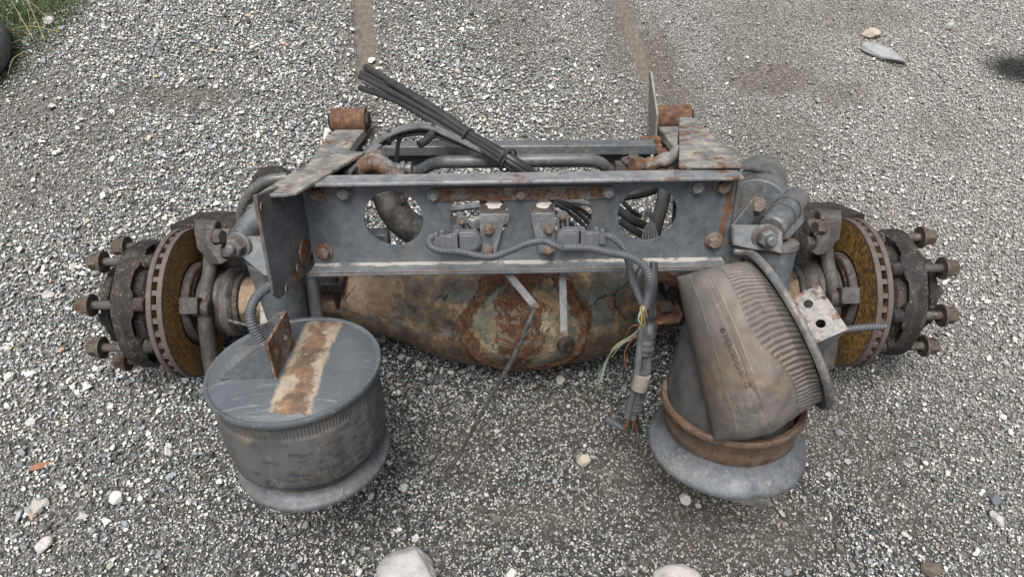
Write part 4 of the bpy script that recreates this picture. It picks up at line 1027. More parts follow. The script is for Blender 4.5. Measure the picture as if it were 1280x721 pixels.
def shock_right():
    b = MB(); dz = 1.56
    fr = [(914, 281), (968, 281), (978, 290), (979, 318), (966, 314), (942, 312), (916, 306)]
    b.prism([at(x, y, dz) for x, y in fr], (0, .007, -.003))
    # left cheek, back plate and right cheek of the open box
    A0, A1 = at(914, 281, dz), at(945, 242, dz+.10); A2, A3 = at(916, 306, dz), at(945, 268, dz+.13)
    b.prism([A0, A1, A3, A2], (.006, 0, 0))
    B1 = at(999, 242, dz+.12); B3 = at(1000, 285, dz+.14)
    b.prism([A1, B1, B3, A3], (0, .006, -.003))
    b.prism([at(992, 243, dz+.10), at(1003, 250, dz+.10), at(1004, 278, dz+.10), at(985, 300, dz+.05), at(978, 300, dz)], (.004, .004, 0))
    br = b.build('shock_bracket', M['paint'], AX, bevel=.002)
    place('bolt', NUT_P, at(956, 296, dz), (.1, -.95, .1), br, .6, 1.0)
    c = at(946, 257, dz+.09); place('bolt', BOLT_R, c, (0, -1, .2), br, 0, 1.0)
    b = MB(); p0, p1 = at(965, 286, dz+.02), at(996, 247, dz+.13); b.cyl(p0, p1, .031, .031, 30, .005)
    b.cyl(p0.lerp(p1, .38), p0.lerp(p1, .44), .034, seg=28); b.cyl(p0.lerp(p1, .60), p0.lerp(p1, .66), .034, seg=28)
    b.build('shock_pin', M['bar'], AX)
    b = MB(); q0, q1 = at(966, 300, dz+.06), at(955, 385, dz+.12); b.lathe(q0, q1-q0, [(0, .052), (.003, .060), (.015, .060), (.018, .056), ((q1-q0).length, .044)], 32); b.build('shock_absorber', M['paint'], AX)
    MB().box(at(925, 314, dz+.02), (.035, .02, .016)).build('bracket_lug', M['paint'], AX, bevel=.005)
    # brake chamber behind the frame end, with its hose loop
    b = MB(); c0, c1 = at(915, 262, 1.86), at(985, 262, 1.98)
    b.cyl(at(945, 262, 1.78), at(950, 225, 2.10), .078, .078, 40, .010); b.cyl(at(945, 262, 1.78), at(944, 264, 1.765), .083, seg=40, ch=.004)
    b.build('brake_chamber', M['bar'], AX)
    MB().tube([at(915, 212, 1.80), at(935, 209, 1.82), at(955, 214, 1.84), at(966, 228, 1.86), at(968, 250, 1.90)], .012, 12).build('brake_hose', M['bar'], AX)
    # same chamber on the other side, mostly out of sight
    b = MB(); b.cyl(at(335, 275, 1.90), at(345, 235, 2.15), .075, .075, 36, .010); b.build('brake_chamber', M['dark'], AX)
shock_right()
# rusty C-shaped spring seat between cable and right air spring
b = MB()
def cpoly(px): return [at(x, y, 1.78) for x, y in px]
b.prism(cpoly([(817, 333), (822, 330), (823, 347), (846, 353), (862, 353), (862, 357), (843, 357), (818, 350)]), (0, .10, .0))
b.prism(cpoly([(818, 402), (846, 399), (850, 392), (854, 393), (849, 404), (822, 406), (820, 421), (816, 420)]), (0, .10, 0))
b.build('spring_seat', M['rusty'], AX, bevel=.002)
b = MB(); b.box(at(850, 345, 1.86), (.09, .08, .05)); b.build('seat_pad', M['brownrust'], AX, bevel=.005)
b = MB(); b.box(at(842, 378, 1.90), (.10, .03, .12)); b.box(at(838, 380, 1.84), (.02, .02, .10)); b.build('seat_web', M['dark'], AX, bevel=.005)
place('bolt', BOLT_C, at(836, 383, 1.80), (-.8, -.5, .2), AX, 0, .8)
# u-bolt plate and spring seats on the axle tube, both sides
for s in (-1, 1):
    b = MB(); b.box((s*.56, 0, .085), (.15, .17, .03)); b.box((s*.56, 0, -.085), (.15, .17, .03))
    for yy in (-.07, .07):
        for xx in (-.055, .055): b.cyl((s*.56+xx, yy, -.12), (s*.56+xx, yy, .12), .009, seg=12)
    b.build('spring_seat', M['dark'], AX, bevel=.003)

# ---------------------------------------------------------------- air springs
def wrap_bracket(DIM, face_mat, side_mat, M4, parent):
    """bent plate bracket in lid space: upright face with holes at x=0, gussets sloping towards -x"""
    H, y0, y1, L = DIM
    b = MB()
    # upright face plate with holes, as a grid of strips round each hole is overkill: two rings let into it
    hy = [y0+(y1-y0)*.26, y0+(y1-y0)*.70]; hz = H*.56; ym = y0+(y1-y0)*.48; r = .0095; N_ = 20
    ys = [y0, ym, y1]
    for i in range(2):
        ring = []; outr = []
        for k in range(N_):
            a = 2*math.pi*k/N_; ca, sa = math.cos(a), math.sin(a); ring.append((hy[i]+r*ca, hz+r*sa))
            tx = ((ys[i+1]-hy[i]) if ca > 0 else (ys[i]-hy[i]))/ca if abs(ca) > 1e-9 else 1e9
            tz = ((H-hz) if sa > 0 else (0-hz))/sa if abs(sa) > 1e-9 else 1e9
            t = min(tx, tz); outr.append([hy[i]+t*ca, hz+t*sa])
        for cy, cz in ((ys[i], 0), (ys[i], H), (ys[i+1], 0), (ys[i+1], H)):
            j = min(range(N_), key=lambda q: (outr[q][0]-cy)**2+(outr[q][1]-cz)**2); outr[j] = [cy, cz]
        vs = []
        for xx in (0, -.006): vs += [(xx, a, c) for a, c in ring]+[(xx, a, c) for a, c in outr]
        fs = []
        for k in range(N_):
            l = (k+1) % N_; fs += [(k, N_+k, N_+l, l), (2*N_+l, 3*N_+l, 3*N_+k, 2*N_+k), (k, l, 2*N_+l, 2*N_+k), (N_+k, 3*N_+k, 3*N_+l, N_+l)]
        b.add([M4 @ V(v) for v in vs], fs)
    f_ = b.build('bracket_face', face_mat, parent, ang=30)
    b = MB()
    for yy in (y0+.0005, y1-.0065):
        b.prism([M4 @ V(p) for p in ((-.0065, yy, .0), (-.0065, yy, H-.001), (-.02, yy, H-.004), (-L, yy, .004), (-L, yy, 0))], M4.to_3x3() @ V((0, .006, 0)))
    b.prism([M4 @ V(p) for p in ((-L, y0+.007, .001), (-L, y1-.007, .001), (-L*.35, y1-.007, .001), (-L*.35, y0+.007, .001))], M4.to_3x3() @ V((0, 0, .005)))
    b.build('bracket_gusset', side_mat, parent, bevel=.0015)

# --- left: upright
lidc = at(368, 458, 1.49); basec = at(394, 562, 1.622)
ax_ = (lidc-basec).normalized()
q_ = ax_.to_track_quat('Z', 'Y').to_matrix()
xv = (V((1, 0, 0))-ax_*ax_.x).normalized(); yv = ax_.cross(xv)
ML = Matrix((xv, yv, ax_)).transposed().to_4x4(); ML.translation = basec
SL = empty('air_spring', 'upright grey air spring with rust striped round lid, left of the axle dome', 'air spring', ROOT @ ML, group='air springs on the rear of the axle')
SL.rotation_mode = 'XYZ'
Hh = (lidc-basec).length
def lathe_hi(prof, seg, fn=None): return MB().lathe((0, 0, 0), (0, 0, 1), prof, seg, fn=fn)
b = MB(); b.lathe((0, 0, Hh), (0, 0, 1), [(-.012, .176), (-.013, .184), (-.006, .1875), (0, .1885), (.004, .1865), (.0050, .182), (.0015, .177), (.004, .171), (.010, .160), (.016, .13), (.019, .09), (.020, .04), (.020, .0)], 96)
lid = b.build('lid', M['lid'], SL, ang=50)
lid_z = Hh+.019
MT = Matrix.Translation((-.012, .0, lid_z-.002)) @ Matrix.Rotation(math.radians(-3), 4, 'Z')
wrap_bracket((.093, -.066, .056, .125), M['brackrust'], M['paint'], MT, lid)
# bellows: ribbed band, then sidewall with soft bulges
vs = []; fs = []; seg, n = 900, 40
prof = [(Hh-.012, .176), (Hh-.05, .1745), (Hh-.055, .176), (Hh-.10, .1785), (Hh-.15, .1775), (Hh-.19, .174), (Hh-.22, .170), (.055, .166), (.035, .160), (.022, .148), (.020, .10)]
zz = [p[0] for p in prof][::-1]; rrp = [p[1] for p in prof][::-1]
hs = list(np.linspace(.02, Hh-.056, n-12))+list(np.linspace(Hh-.054, Hh-.012, 12))
for i, z in enumerate(hs):
    r0 = float(np.interp(z, zz, rrp))
    for k in range(seg):
        a = 2*math.pi*k/seg
        p = V((math.cos(a), math.sin(a), z*2.2))
        r = r0+.0030*mn.fractal(p*1.6, 1, 2, 3)+.0012*mn.noise(p*7)
        if z > Hh-.055: r = r0-.001+.0013*math.sin(a*150)*min(1, (z-(Hh-.055))/.006)*min(1, max(0, (Hh-.014-z))/.01+.3)
        cr = math.exp(-((z-.12-.01*math.sin(a*2+1))/.0016)**2)
        r += .0008*cr
        # one shallow crease
        r -= .004*math.exp(-((a-4.5-.9*(z-.1))/.06)**2)*(1 if z < .14 else 0)
        vs.append((r*math.cos(a), r*math.sin(a), z))
for i in range(len(hs)-1):
    for k in range(seg): l = (k+1) % seg; fs.append((i*seg+k, i*seg+l, (i+1)*seg+l, (i+1)*seg+k))
MB().add(vs, fs).build('bellows', M['rubberL'], SL, ang=180)
b = MB(); b.lathe((0, 0, 0), (0, 0, 1), [(-.010, .10), (-.014, .165), (-.012, .174), (-.004, .1765), (.003, .174), (.006, .166), (.010, .158), (.018, .152), (.03, .148), (.05, .13)], 96, fn=lambda h, t: 1)
b.build('piston_base', M['baseL'], SL, ang=50)
# corrugated air hose from frame to the lid
MB().tube([at(349, 358, 1.50), at(335, 360, 1.48), at(322, 370, 1.455), at(313, 390, 1.44), at(316, 408, 1.44), at(326, 424, 1.45)], .0098, 12, 10, corr=.0062, amp=.10)
mh = MB().tube([at(352, 357, 1.52), at(345, 356, 1.50), at(332, 361, 1.47), at(320, 372, 1.45), at(313, 390, 1.44), at(316, 408, 1.44), at(327, 426, 1.455)], .0105, 12, 10, corr=.0060, amp=.09)
HOSE = mh.build('air_hose', M['conduit'], None); HOSE.matrix_world = ROOT
tag(HOSE, 'short corrugated grey hose arching from side plate down to the left air spring lid', 'air hose')

# --- right: collapsed, the lid swung over to face right
rb = at(907, 549, 1.628)
axr = (V((-.015, .0, 1))).normalized(); xv = (V((1, 0, 0))-axr*axr.x).normalized(); yv = axr.cross(xv)
MR = Matrix((xv, yv, axr)).transposed().to_4x4(); MR.translation = rb
SR = empty('air_spring', 'collapsed brown grey air spring with lid tipped on edge, right of the axle dome', 'air spring', ROOT @ MR, group='air springs on the rear of the axle')
iR = MR.inverted()
def L(x, y, dz): return iR @ at(x, y, dz)
b = MB(); b.lathe((0, 0, 0), (0, 0, 1), [(-.012, .12), (-.016, .170), (-.014, .179), (-.006, .182), (.002, .180), (.010, .170), (.020, .156), (.035, .147), (.05, .143), (.052, .12)], 128,
                  fn=lambda h, t: 1+.012*mn.noise(V((math.cos(t)*2, math.sin(t)*2, h*9)))-(.05*math.exp(-((t-4.05)/.09)**2) if h < .012 else 0))
b.build('piston_base', M['base'], SR, ang=50)
b = MB(); b.lathe((0, 0, 0), (0, 0, 1), [(.045, .140), (.055, .148), (.075, .150), (.105, .152), (.112, .158), (.124, .161), (.130, .157), (.128, .147), (.10, .140)], 96,
                  fn=lambda h, t: 1+.008*mn.noise(V((math.cos(t)*2, math.sin(t)*2, h*20))))
b.build('piston_band', M['brownband'], SR, ang=50)
# inner dark lobe of rubber standing in the band
vs = []; fs = []; seg = 96; lv = 24
top = L(897, 400, 1.60)
for i in range(lv):
    t = i/(lv-1); c = V((0, 0, .09)).lerp(V((top.x, top.y, top.z)), t**.9); r = .142*(1-.50*t**1.6)
    for k in range(seg):
        a = 2*math.pi*k/seg; rr = r*(1+.03*math.sin(3*a+t*4)+.02*mn.noise(V((math.cos(a)*3, math.sin(a)*3, t*3))))
        vs.append(c+V((rr*math.cos(a), rr*math.sin(a)*.95, 0)))
for i in range(lv-1):
    for k in range(seg): l = (k+1) % seg; fs.append((i*seg+k, i*seg+l, (i+1)*seg+l, (i+1)*seg+k))
fs.append(tuple((lv-1)*seg+k for k in range(seg)))
MB().add(vs, fs).build('inner_lobe', mk_cable('dark_rubber_lobe', (.022, .021, .020), .18, .7), SR, ang=180)
# outer bellows: flattened fold on the left swelling to the round mouth at the lid
pc = L(983, 410, 1.45)                                   # lid centre
u_ax = (L(1028, 508, 1.47)-L(940, 312, 1.43)).normalized()    # down along the lid's edge
n_ax = (L(1024, 392, 1.475)-pc); n_ax = (n_ax-u_ax*n_ax.dot(u_ax)).normalized()    # outward normal of the lid
vr = (pc-iR @ C_).normalized(); n0 = vr.cross(u_ax).normalized()
if n0.dot(n_ax) < 0: n0 = -n0
ve = -(vr-u_ax*vr.dot(u_ax)).normalized()
n_ax = (n0*math.cos(math.radians(11))-ve*math.sin(math.radians(11))).normalized()
v_ax = n_ax.cross(u_ax)
if v_ax.dot(iR.to_3x3() @ cam_dir) < 0: v_ax = -v_ax    # towards the eye
tiltq = Matrix.Rotation(math.radians(8), 3, u_ax)
A0 = L(846, 346, 1.50); A1 = L(893, 551, 1.44)
LIDR = .184
NU, NT_ = 120, 480
vs = []; fs = []; au = []; abrown = []; apeel = []; agro = []
cm = (A0+A1)/2; half0 = (A1-A0).length/2; dir0 = (A1-A0).normalized()
for i in range(NU+1):
    t = i/NU                                     # 0 fold, 1 lid
    s_ = t
    c = cm.lerp(pc-n_ax*.012, s_)
    c = c + v_ax*(.030*math.sin(math.pi*min(1, t*1.1)))
    a_half = half0*(1-s_)+(LIDR-.022)*s_
    # upper edge bulges out along the top, lower edge bends in
    dirv = dir0.lerp(u_ax, s_).normalized()
    b_half = (.010+(.125-.010)*(1-(1-min(1, t/.75))**2)**.5) if t < .75 else .125+(LIDR-.022-.125)*((t-.75)/.25)
    a_half *= 1+.04*math.sin(math.pi*t)
    ribz = max(0, min(1, (t-.60)/.05))
    for k in range(NT_):
        th = 2*math.pi*k/NT_; ct, st_ = math.cos(th), math.sin(th)
        ex = 1.0 if t > .7 else .75+.25*t/.7
        y = math.copysign(abs(st_)**ex, st_)
        p = c+dirv*(a_half*ct)+v_ax*(b_half*y)
        nr = (dirv*ct+v_ax*y).normalized()
        q = V((p.x, p.y, p.z))
        # ribs fan out near the lid; the boundary wanders
        bd = .50+.17*(ct+1)+.05*math.sin(ct*5)+.02*mn.noise(q*12)
        rb_ = max(0, min(1, (t-bd)/.03))
        dsp = .0060*mn.fractal(q*7, 1, 2, 4)+.0009*mn.noise(q*60)
        wv_ = mn.noise(V((ct*3.1, t*5, y)))
        dsp -= .0022*math.exp(-((t-.36-.10*ct+.05*wv_)/.012)**2)*max(0, min(1, .6+ct*1.2))*max(0, y)
        dsp += .0040*mn.noise(V((ct*6+t*5, t*3, 2)))*max(0, y)
        gph = math.sin(th*88+2.5*math.sin(t*8+th*2)); dsp += rb_*.0016*gph-.0015*rb_; agro.append(rb_*max(0, min(1, (-gph-.35)*2.2))*.8+(.5 if abs(t-bd) < .006 else 0))
        # long folds across the skin
        dsp -= .0025*math.exp(-((t-.28-.08*math.sin(th))/.020)**2)*max(0, y)*.5
        dsp += .0018*math.exp(-((t-.42-.03*ct)/.006)**2)+.0016*math.exp(-((t-.16-.02*ct)/.005)**2)
        p = p+nr*dsp
        vs.append(p); au.append(t)
        abrown.append(max(0, min(1, 1.15-abs(ct+.05)*1.1+.3*mn.noise(q*9)))*(1-.35*rb_)); apeel.append(max(0, min(1, (ct+.1)*1.4))*max(0, 1-abs(t-.3)*2.5))
for i in range(NU):
    for k in range(NT_): l = (k+1) % NT_; fs.append((i*NT_+k, i*NT_+l, (i+1)*NT_+l, (i+1)*NT_+k))
fs.append(tuple(range(NT_-1, -1, -1)))
bel = MB().add(vs, fs).build('bellows', M['rubberR'], SR, ang=180)
for nme, v in (('u', au), ('brown', abrown), ('peel', apeel), ('groove', agro)):
    a = bel.data.attributes.new(nme, 'FLOAT', 'POINT'); a.data.foreach_set('value', v)
# the lid on edge
b = MB(); b.lathe(pc-n_ax*.006, n_ax, [(-.004, .05), (-.004, .170), (-.007, .178), (-.003, .184), (.004, .185), (.009, .182), (.010, .174), (.008, .15), (.010, .05), (.010, 0)], 96)
lidR = b.build('lid', M['lidplain'], SR, ang=50)
# bracket on the lid: face with two holes looking up-left in the picture
xz = n_ax
fx = (v_ax*.80-u_ax*.60).normalized(); yl2 = xz.cross(fx)
MB4 = Matrix((fx, yl2, xz)).transposed().to_4x4(); MB4.translation = pc+n_ax*.004+v_ax*.045-u_ax*.020
wrap_bracket((.088, -.052, .058, .12), M['brack'], M['paint'], MB4, lidR)
mh = MB().tube([at(1056, 412, 1.50), at(1080, 409, 1.49), at(1104, 408, 1.48)], .0078, 12, 10, corr=.0052, amp=.09)
mh.cyl(at(1104, 408, 1.48), at(1108, 407, 1.478), .006, seg=10)
h2 = mh.build('air_hose', M['conduit'], None); h2.matrix_world = ROOT
tag(h2, 'short straight corrugated hose sticking out beside the tipped lid on the right', 'air hose')
# moulded lettering on the collapsed bellows
def lettering(txt, a, b_, dz, size, host, matl, name='lettering'):
    cu = bpy.data.curves.new('lettering', 'FONT'); cu.body = txt; cu.size = 1; cu.extrude = 0; cu.resolution_u = 1
    to = bpy.data.objects.new('lettering', cu); COL.objects.link(to)
    dg = bpy.context.evaluated_depsgraph_get(); me = bpy.data.meshes.new_from_object(to.evaluated_get(dg)); bpy.data.objects.remove(to)
    xs = [v.co.x for v in me.vertices]; x0, x1 = min(xs), max(xs)
    bm = bmesh.new(); bm.from_mesh(me); bmesh.ops.triangulate(bm, faces=bm.faces); bm.to_mesh(me); bm.free()
    hit_from = iR @ C_
    bvh = BV(host)
    A, B = V(a), V(b_); t = (B-A).normalized(); n = V((-t.y, t.x)); out_v = []
    for v in me.vertices:
        s = (v.co.x-x0)/(x1-x0); q = A.lerp(B, s)-(-n)*0-n*0
        q = A.lerp(B, s) + V((t.y, -t.x))*(v.co.y*size)
        dr = (iR.to_3x3() @ ray(q.x, q.y)).normalized(); h = bvh.ray_cast(hit_from, dr)
        out_v.append((h[0]+h[1]*.0009) if h[0] else None)
    if any(v is None for v in out_v): return
    for v, c in zip(me.vertices, out_v): v.co = c
    me.materials.clear(); me.materials.append(matl)
    o = bpy.data.objects.new(name, me); COL.objects.link(o); o.parent = host.parent
    sdf = o.modifiers.new('thick', 'SOLIDIFY'); sdf.thickness = .0012; sdf.offset = 0
    return o
from mathutils.bvhtree import BVHTree
def BV(o): return BVHTree.FromPolygons([v.co[:] for v in o.data.vertices], [p.vertices[:] for p in o.data.polygons])
M['letter'] = mk_cable('raised_rubber_letters', (.040, .037, .034), .2, .7)
lettering('\u00a9 MERCEDES-BENZ', (899, 411), (933, 486), 1.4, 10.0, bel, M['letter'])

# ---------------------------------------------------------------- cables (loose things hung over the frame)
def thing_mesh(mb, name, mat, label, cat, group=None):
    o = mb.build(name, mat); o.matrix_world = ROOT; return tag(o, label, cat, group)
def rooted(name, label, cat, group=None): return empty(name, label, cat, ROOT, group)

# bundle of air lines sticking out over the crossmember
AL = rooted('air_line_bundle', 'bundle of black air lines tied together, ends splayed up over the frame', 'air lines')
ends = [((456, 86), 1.98), ((452, 93), 1.99), ((455, 101), 1.965), ((450, 107), 1.985), ((463, 90), 2.0), ((453, 97), 2.0)]
offs = [(-9, 0), (-4, .010), (4, .0), (9.5, .004), (-7, -.014), (1, -.012)]
ends = [((457, 84), 1.98), ((452, 91), 1.99), ((455, 101), 1.965), ((450, 110), 1.985), ((462, 88), 2.0), ((450, 96), 1.97)]
for q, ((e, dz), (od, oz)) in enumerate(zip(ends, offs)):
    pts = [at(*e, dz)]
    for (x, y, z, sp) in ((500, 119, 1.90, .95), (550, 149, 1.82, .85), (588, 173, 1.765, .62), (632, 199, 1.70, .55), (665, 222, 1.72, .6), (700, 250, 1.78, .8)):
        pts.append(at(x-.54*od*sp+random.uniform(-.6, .6), y+.84*od*sp+random.uniform(-.6, .6), z+oz*sp))
    b = MB().tube(pts, .0088 if q % 2 else .0100, 10, 8); b.build('air_line', M['cable'] if q != 2 else M['cablegrey'], AL)
for (x, y, z, r) in ((585, 171, 1.765, .019), (632, 199, 1.70, .020), (637, 197, 1.70, .020), (634, 205, 1.70, .0195)):
    c = at(x, y, z); t = (at(x+50, y+31, z-.07)-c).normalized(); MB().lathe(c-t*.003, t, [(0, r), (0, r+.0025), (.006, r+.0025), (.006, r)], 20, closed=True).build('cable_tie', M['cable'], AL)

# looped wiring that joins that bundle from the left
LW = rooted('wiring_loop', 'grey taped wiring looping from left top plate to the air lines', 'wiring')
for i, (dy, dz, r, mt) in enumerate(((0, 0, .0085, 'cablegrey'), (7, .01, .006, 'cable'), (3, -.01, .006, 'cablegrey'), (11, .012, .005, 'cablegrey'))):
    y2 = dy if i else 0
    pts = [at(432+i*2, 219-i, 1.60+dz), at(452, 197+y2*.5, 1.66+dz), at(478, 173+y2*.7, 1.72+dz), at(505, 160+y2*.9, 1.74+dz), at(535, 157+y2, 1.76+dz), at(560, 168+y2*.7, 1.76+dz), at(585, 180+y2*.4, 1.76+dz), at(615, 196, 1.73+dz)]
    MB().tube(pts, r, 10, 8).build('wire', M[mt], LW)
MB().tube([at(505, 168, 1.74), at(498, 178, 1.75), at(496, 203, 1.78)], .0055, 8).build('wire', M['cable'], LW)
MB().tube([at(540, 168, 1.745), at(532, 176, 1.73), at(524, 181, 1.72)], .011, 10, 6).build('loose_end', M['cable'], LW)
R45 = (at(480, 180, 1.7)-at(455, 205, 1.62)).normalized(); c = at(467, 192, 1.65)
qm = R45.to_track_quat('X', 'Z').to_matrix()
b = MB(); b.box(c, (.040, .022, .024), qm); b.box(c+R45*.026, (.016, .016, .018), qm); b.build('connector', M['plastic'], LW, bevel=.002)
for (x, y, z) in ((541, 160, 1.76), (486, 168, 1.73)):
    c = at(x, y, z); t = V((1, 0, -.1)).normalized(); MB().lathe(c-t*.005-V((0, 0, .008)), t, [(0, .017), (0, .020), (.010, .020), (.010, .017)], 18, closed=True).build('cable_tie', M['cable'], LW)

# corrugated sensor cables across the crossmember
CY = 1.485
C1 = thing_mesh(MB().tube([at(540, 296, CY+.02), at(536, 301, CY+.01), at(540, 309, CY), at(552, 313, CY), at(572, 314, CY+.005), at(584, 316, CY), at(600, 320, CY-.005), at(618, 320, CY-.01), at(640, 312, CY), at(660, 304, CY), at(680, 301, CY), at(692, 306, CY-.005), at(705, 311, CY)], .0078, 12, 10, corr=.0056, amp=.10), 'sensor_cable', M['conduit'],
                'corrugated grey conduit looping from left height sensor along the crossmember to the right sensor', 'conduit')
C2 = thing_mesh(MB().tube([at(705, 309, CY-.01), at(735, 310, CY-.012), at(760, 315, CY-.015), at(785, 320, CY-.015), at(803, 330, CY-.012), at(811, 345, CY), at(811, 365, 1.53), at(807, 384, 1.56)], .0092, 12, 10, corr=.0060, amp=.10), 'sensor_cable', M['conduit'],
                'thick corrugated conduit bending down over the crossmember edge to the frayed wires', 'conduit')
C3 = thing_mesh(MB().tube([at(757, 294, CY), at(766, 297, CY), at(778, 308, CY+.01), at(785, 324, CY+.03), at(789, 345, CY+.05), at(795, 362, 1.55), at(803, 380, 1.565)], .0080, 12, 10, corr=.0058, amp=.10), 'sensor_cable', M['conduit'],
                'corrugated conduit from right sensor plug passing behind the thicker conduit', 'conduit')

# hanging harness with frayed cut end
HB = rooted('cable_harness', 'thick dirty black cable harness hanging beside the dome with a cut frayed end', 'cable harness')
pth = [(812, 330, 1.60), (812, 370, 1.58), (809, 410, 1.585), (805, 450, 1.62), (800, 485, 1.66), (791, 520, 1.72)]
SHM = mk_cable('dirty_sheath', (.026, .027, .029), .5, .55)
for q in range(6):
    pts = []
    for n_, (x, y, z) in enumerate(pth):
        a = q*1.047+n_*.55+random.uniform(-.15, .15); sp = .45 if n_ < 2 else (1.0 if n_ < 5 else .8)
        pts.append(at(x, y, z)+V((math.cos(a), .3*math.sin(a), math.sin(a)*.6))*(.0115*sp))
    if q % 2: pts[-1] = pts[-1].lerp(pts[-2], random.uniform(.1, .5))
    MB().tube(pts, .0085 if q % 3 else .0068, 10, 10).build('strand', SHM if q % 2 else M['cablegrey'], HB)
for (a, b_, rr_) in ((2.15, 2.75, .0215), (3.3, 3.9, .0205), (4.35, 4.75, .0185)):
    P_ = []
    for k in range(5):
        t = a+(b_-a)*k/4; i0 = min(int(t), 4); f_ = t-i0; x, y, z = [pth[i0][c]*(1-f_)+pth[i0+1][c]*f_ for c in range(3)]; P_.append(at(x, y, z))
    MB().tube(P_, rr_, 16, 4, rfn=lambda q: 1+.05*math.sin(q*19)).build('tape_wrap', SHM, HB)
MB().tube([at(x-7, y, z-.012) for x, y, z in pth[2:]], .0085, 12, 8).build('side_cable', M['cablegrey'], HB)
MB().tube([at(803, 468, 1.625), at(801, 477, 1.635), at(799, 484, 1.645)], .0205, 16, 6).build('tape_wrap', mk_cable('worn_beige_tape', (.17, .15, .125), .3, .7), HB)
for i in range(16):
    a = random.uniform(0, 6.28); r = random.uniform(0, .012)
    o0 = V((math.cos(a)*r, 0, math.sin(a)*r)); ex, ey = random.uniform(-8, 8), random.uniform(12, 24)
    MB().tube([at(792, 516, 1.72)+o0*.8, at(791+ex*.5, 528, 1.735)+o0, at(791+ex, 520+ey, 1.755)+o0*1.2], .0025 if i % 3 else .0034, 6, 6).build('cut_wire', M['black' if i % 4 else 'wbr'], HB)
c = at(809, 395, 1.575); MB().lathe(c+V((0, 0, .006)), (0, 0, -1), [(0, .018), (0, .021), (.008, .021), (.008, .018)], 18, closed=True).build('cable_tie', M['cable'], HB)
MB().tube([at(806, 330, 1.57), at(798, 348, 1.57), at(800, 368, 1.57), at(806, 384, 1.57)], .010, 10).build('side_cable', M['cable'], HB)
MB().tube([at(817, 328, 1.57), at(818, 350, 1.565), at(815, 372, 1.565), at(812, 398, 1.575)], .009, 10).build('side_cable', M['cable'], HB)
# coloured wires
cw = [('wy', (802, 382), (800, 395), (806, 408), (800, 418), (778, 430), (765, 445)), ('wo', (805, 383), (808, 396), (803, 411), (790, 424), (781, 440), (783, 460)), ('wb', (803, 384), (798, 400), (803, 410), (783, 425), (760, 445), (748, 480)),
      ('ww', (804, 382), (797, 398), (805, 412), (785, 424), (762, 442), (751, 475)), ('wy', (801, 384), (803, 401), (797, 413), (786, 422), (768, 434), (757, 458)), ('wo', (807, 384), (804, 398), (800, 405), (790, 408), (783, 418), (779, 423)),
      ('wg', (802, 385), (805, 404), (795, 415), (770, 434), (752, 460), (744, 492)), ('ww', (806, 384), (801, 395), (808, 405), (806, 415), (799, 424), (792, 432))]
CWt = rooted('coloured_wires', 'thin yellow, orange and pale blue wires spilling out of the harness', 'wires')
for mt, *P in cw:
    n = len(P); MB().tube([at(x+random.uniform(-1, 1), y, 1.545+.15*(i/(n-1))**1.6) for i, (x, y) in enumerate(P)], .0016, 6, 10).build('wire', M[mt], CWt)
STB = thing_mesh(MB().tube([at(757, 523, 1.80), at(770, 530, 1.80), at(784, 538, 1.79)], .0095, 12, 10, corr=.0062, amp=.10), 'conduit_stub', M['conduit'], 'short loose piece of corrugated conduit beside the frayed harness end', 'conduit')
# grey looped wires inside the right hole
IW = rooted('tied_wires', 'grey wires tied in a small loop seen through the rightmost round hole', 'wiring')
MB().tube([at(832, 228, 1.70), at(829, 250, 1.72), at(822, 275, 1.75), at(815, 305, 1.80)], .017, 12).build('sheath', M['cablegrey'], IW)
for k in range(6):
    x = 802+k*4.2; MB().tube([at(x, 304, 1.70), at(806+k*2.6, 286, 1.70), at(814, 275, 1.70), at(806+k*1.5, 264+abs(k-2.5), 1.69), at(812-k, 262, 1.69), at(818, 276, 1.705)], .0030, 7).build('wire', M['ww' if False else 'cablegrey'], IW)
for (a, c, r) in (((772, 262), (812, 285), .012), ((775, 276), (818, 300), .010), ((780, 245), (830, 232), .014), ((778, 252), (800, 270), .006)):
    MB().tube([at(*a, 1.76), at((a[0]+c[0])/2, (a[1]+c[1])/2+2, 1.77), at(*c, 1.80)], r, 10).build('brake_line', M['cable'], AX)

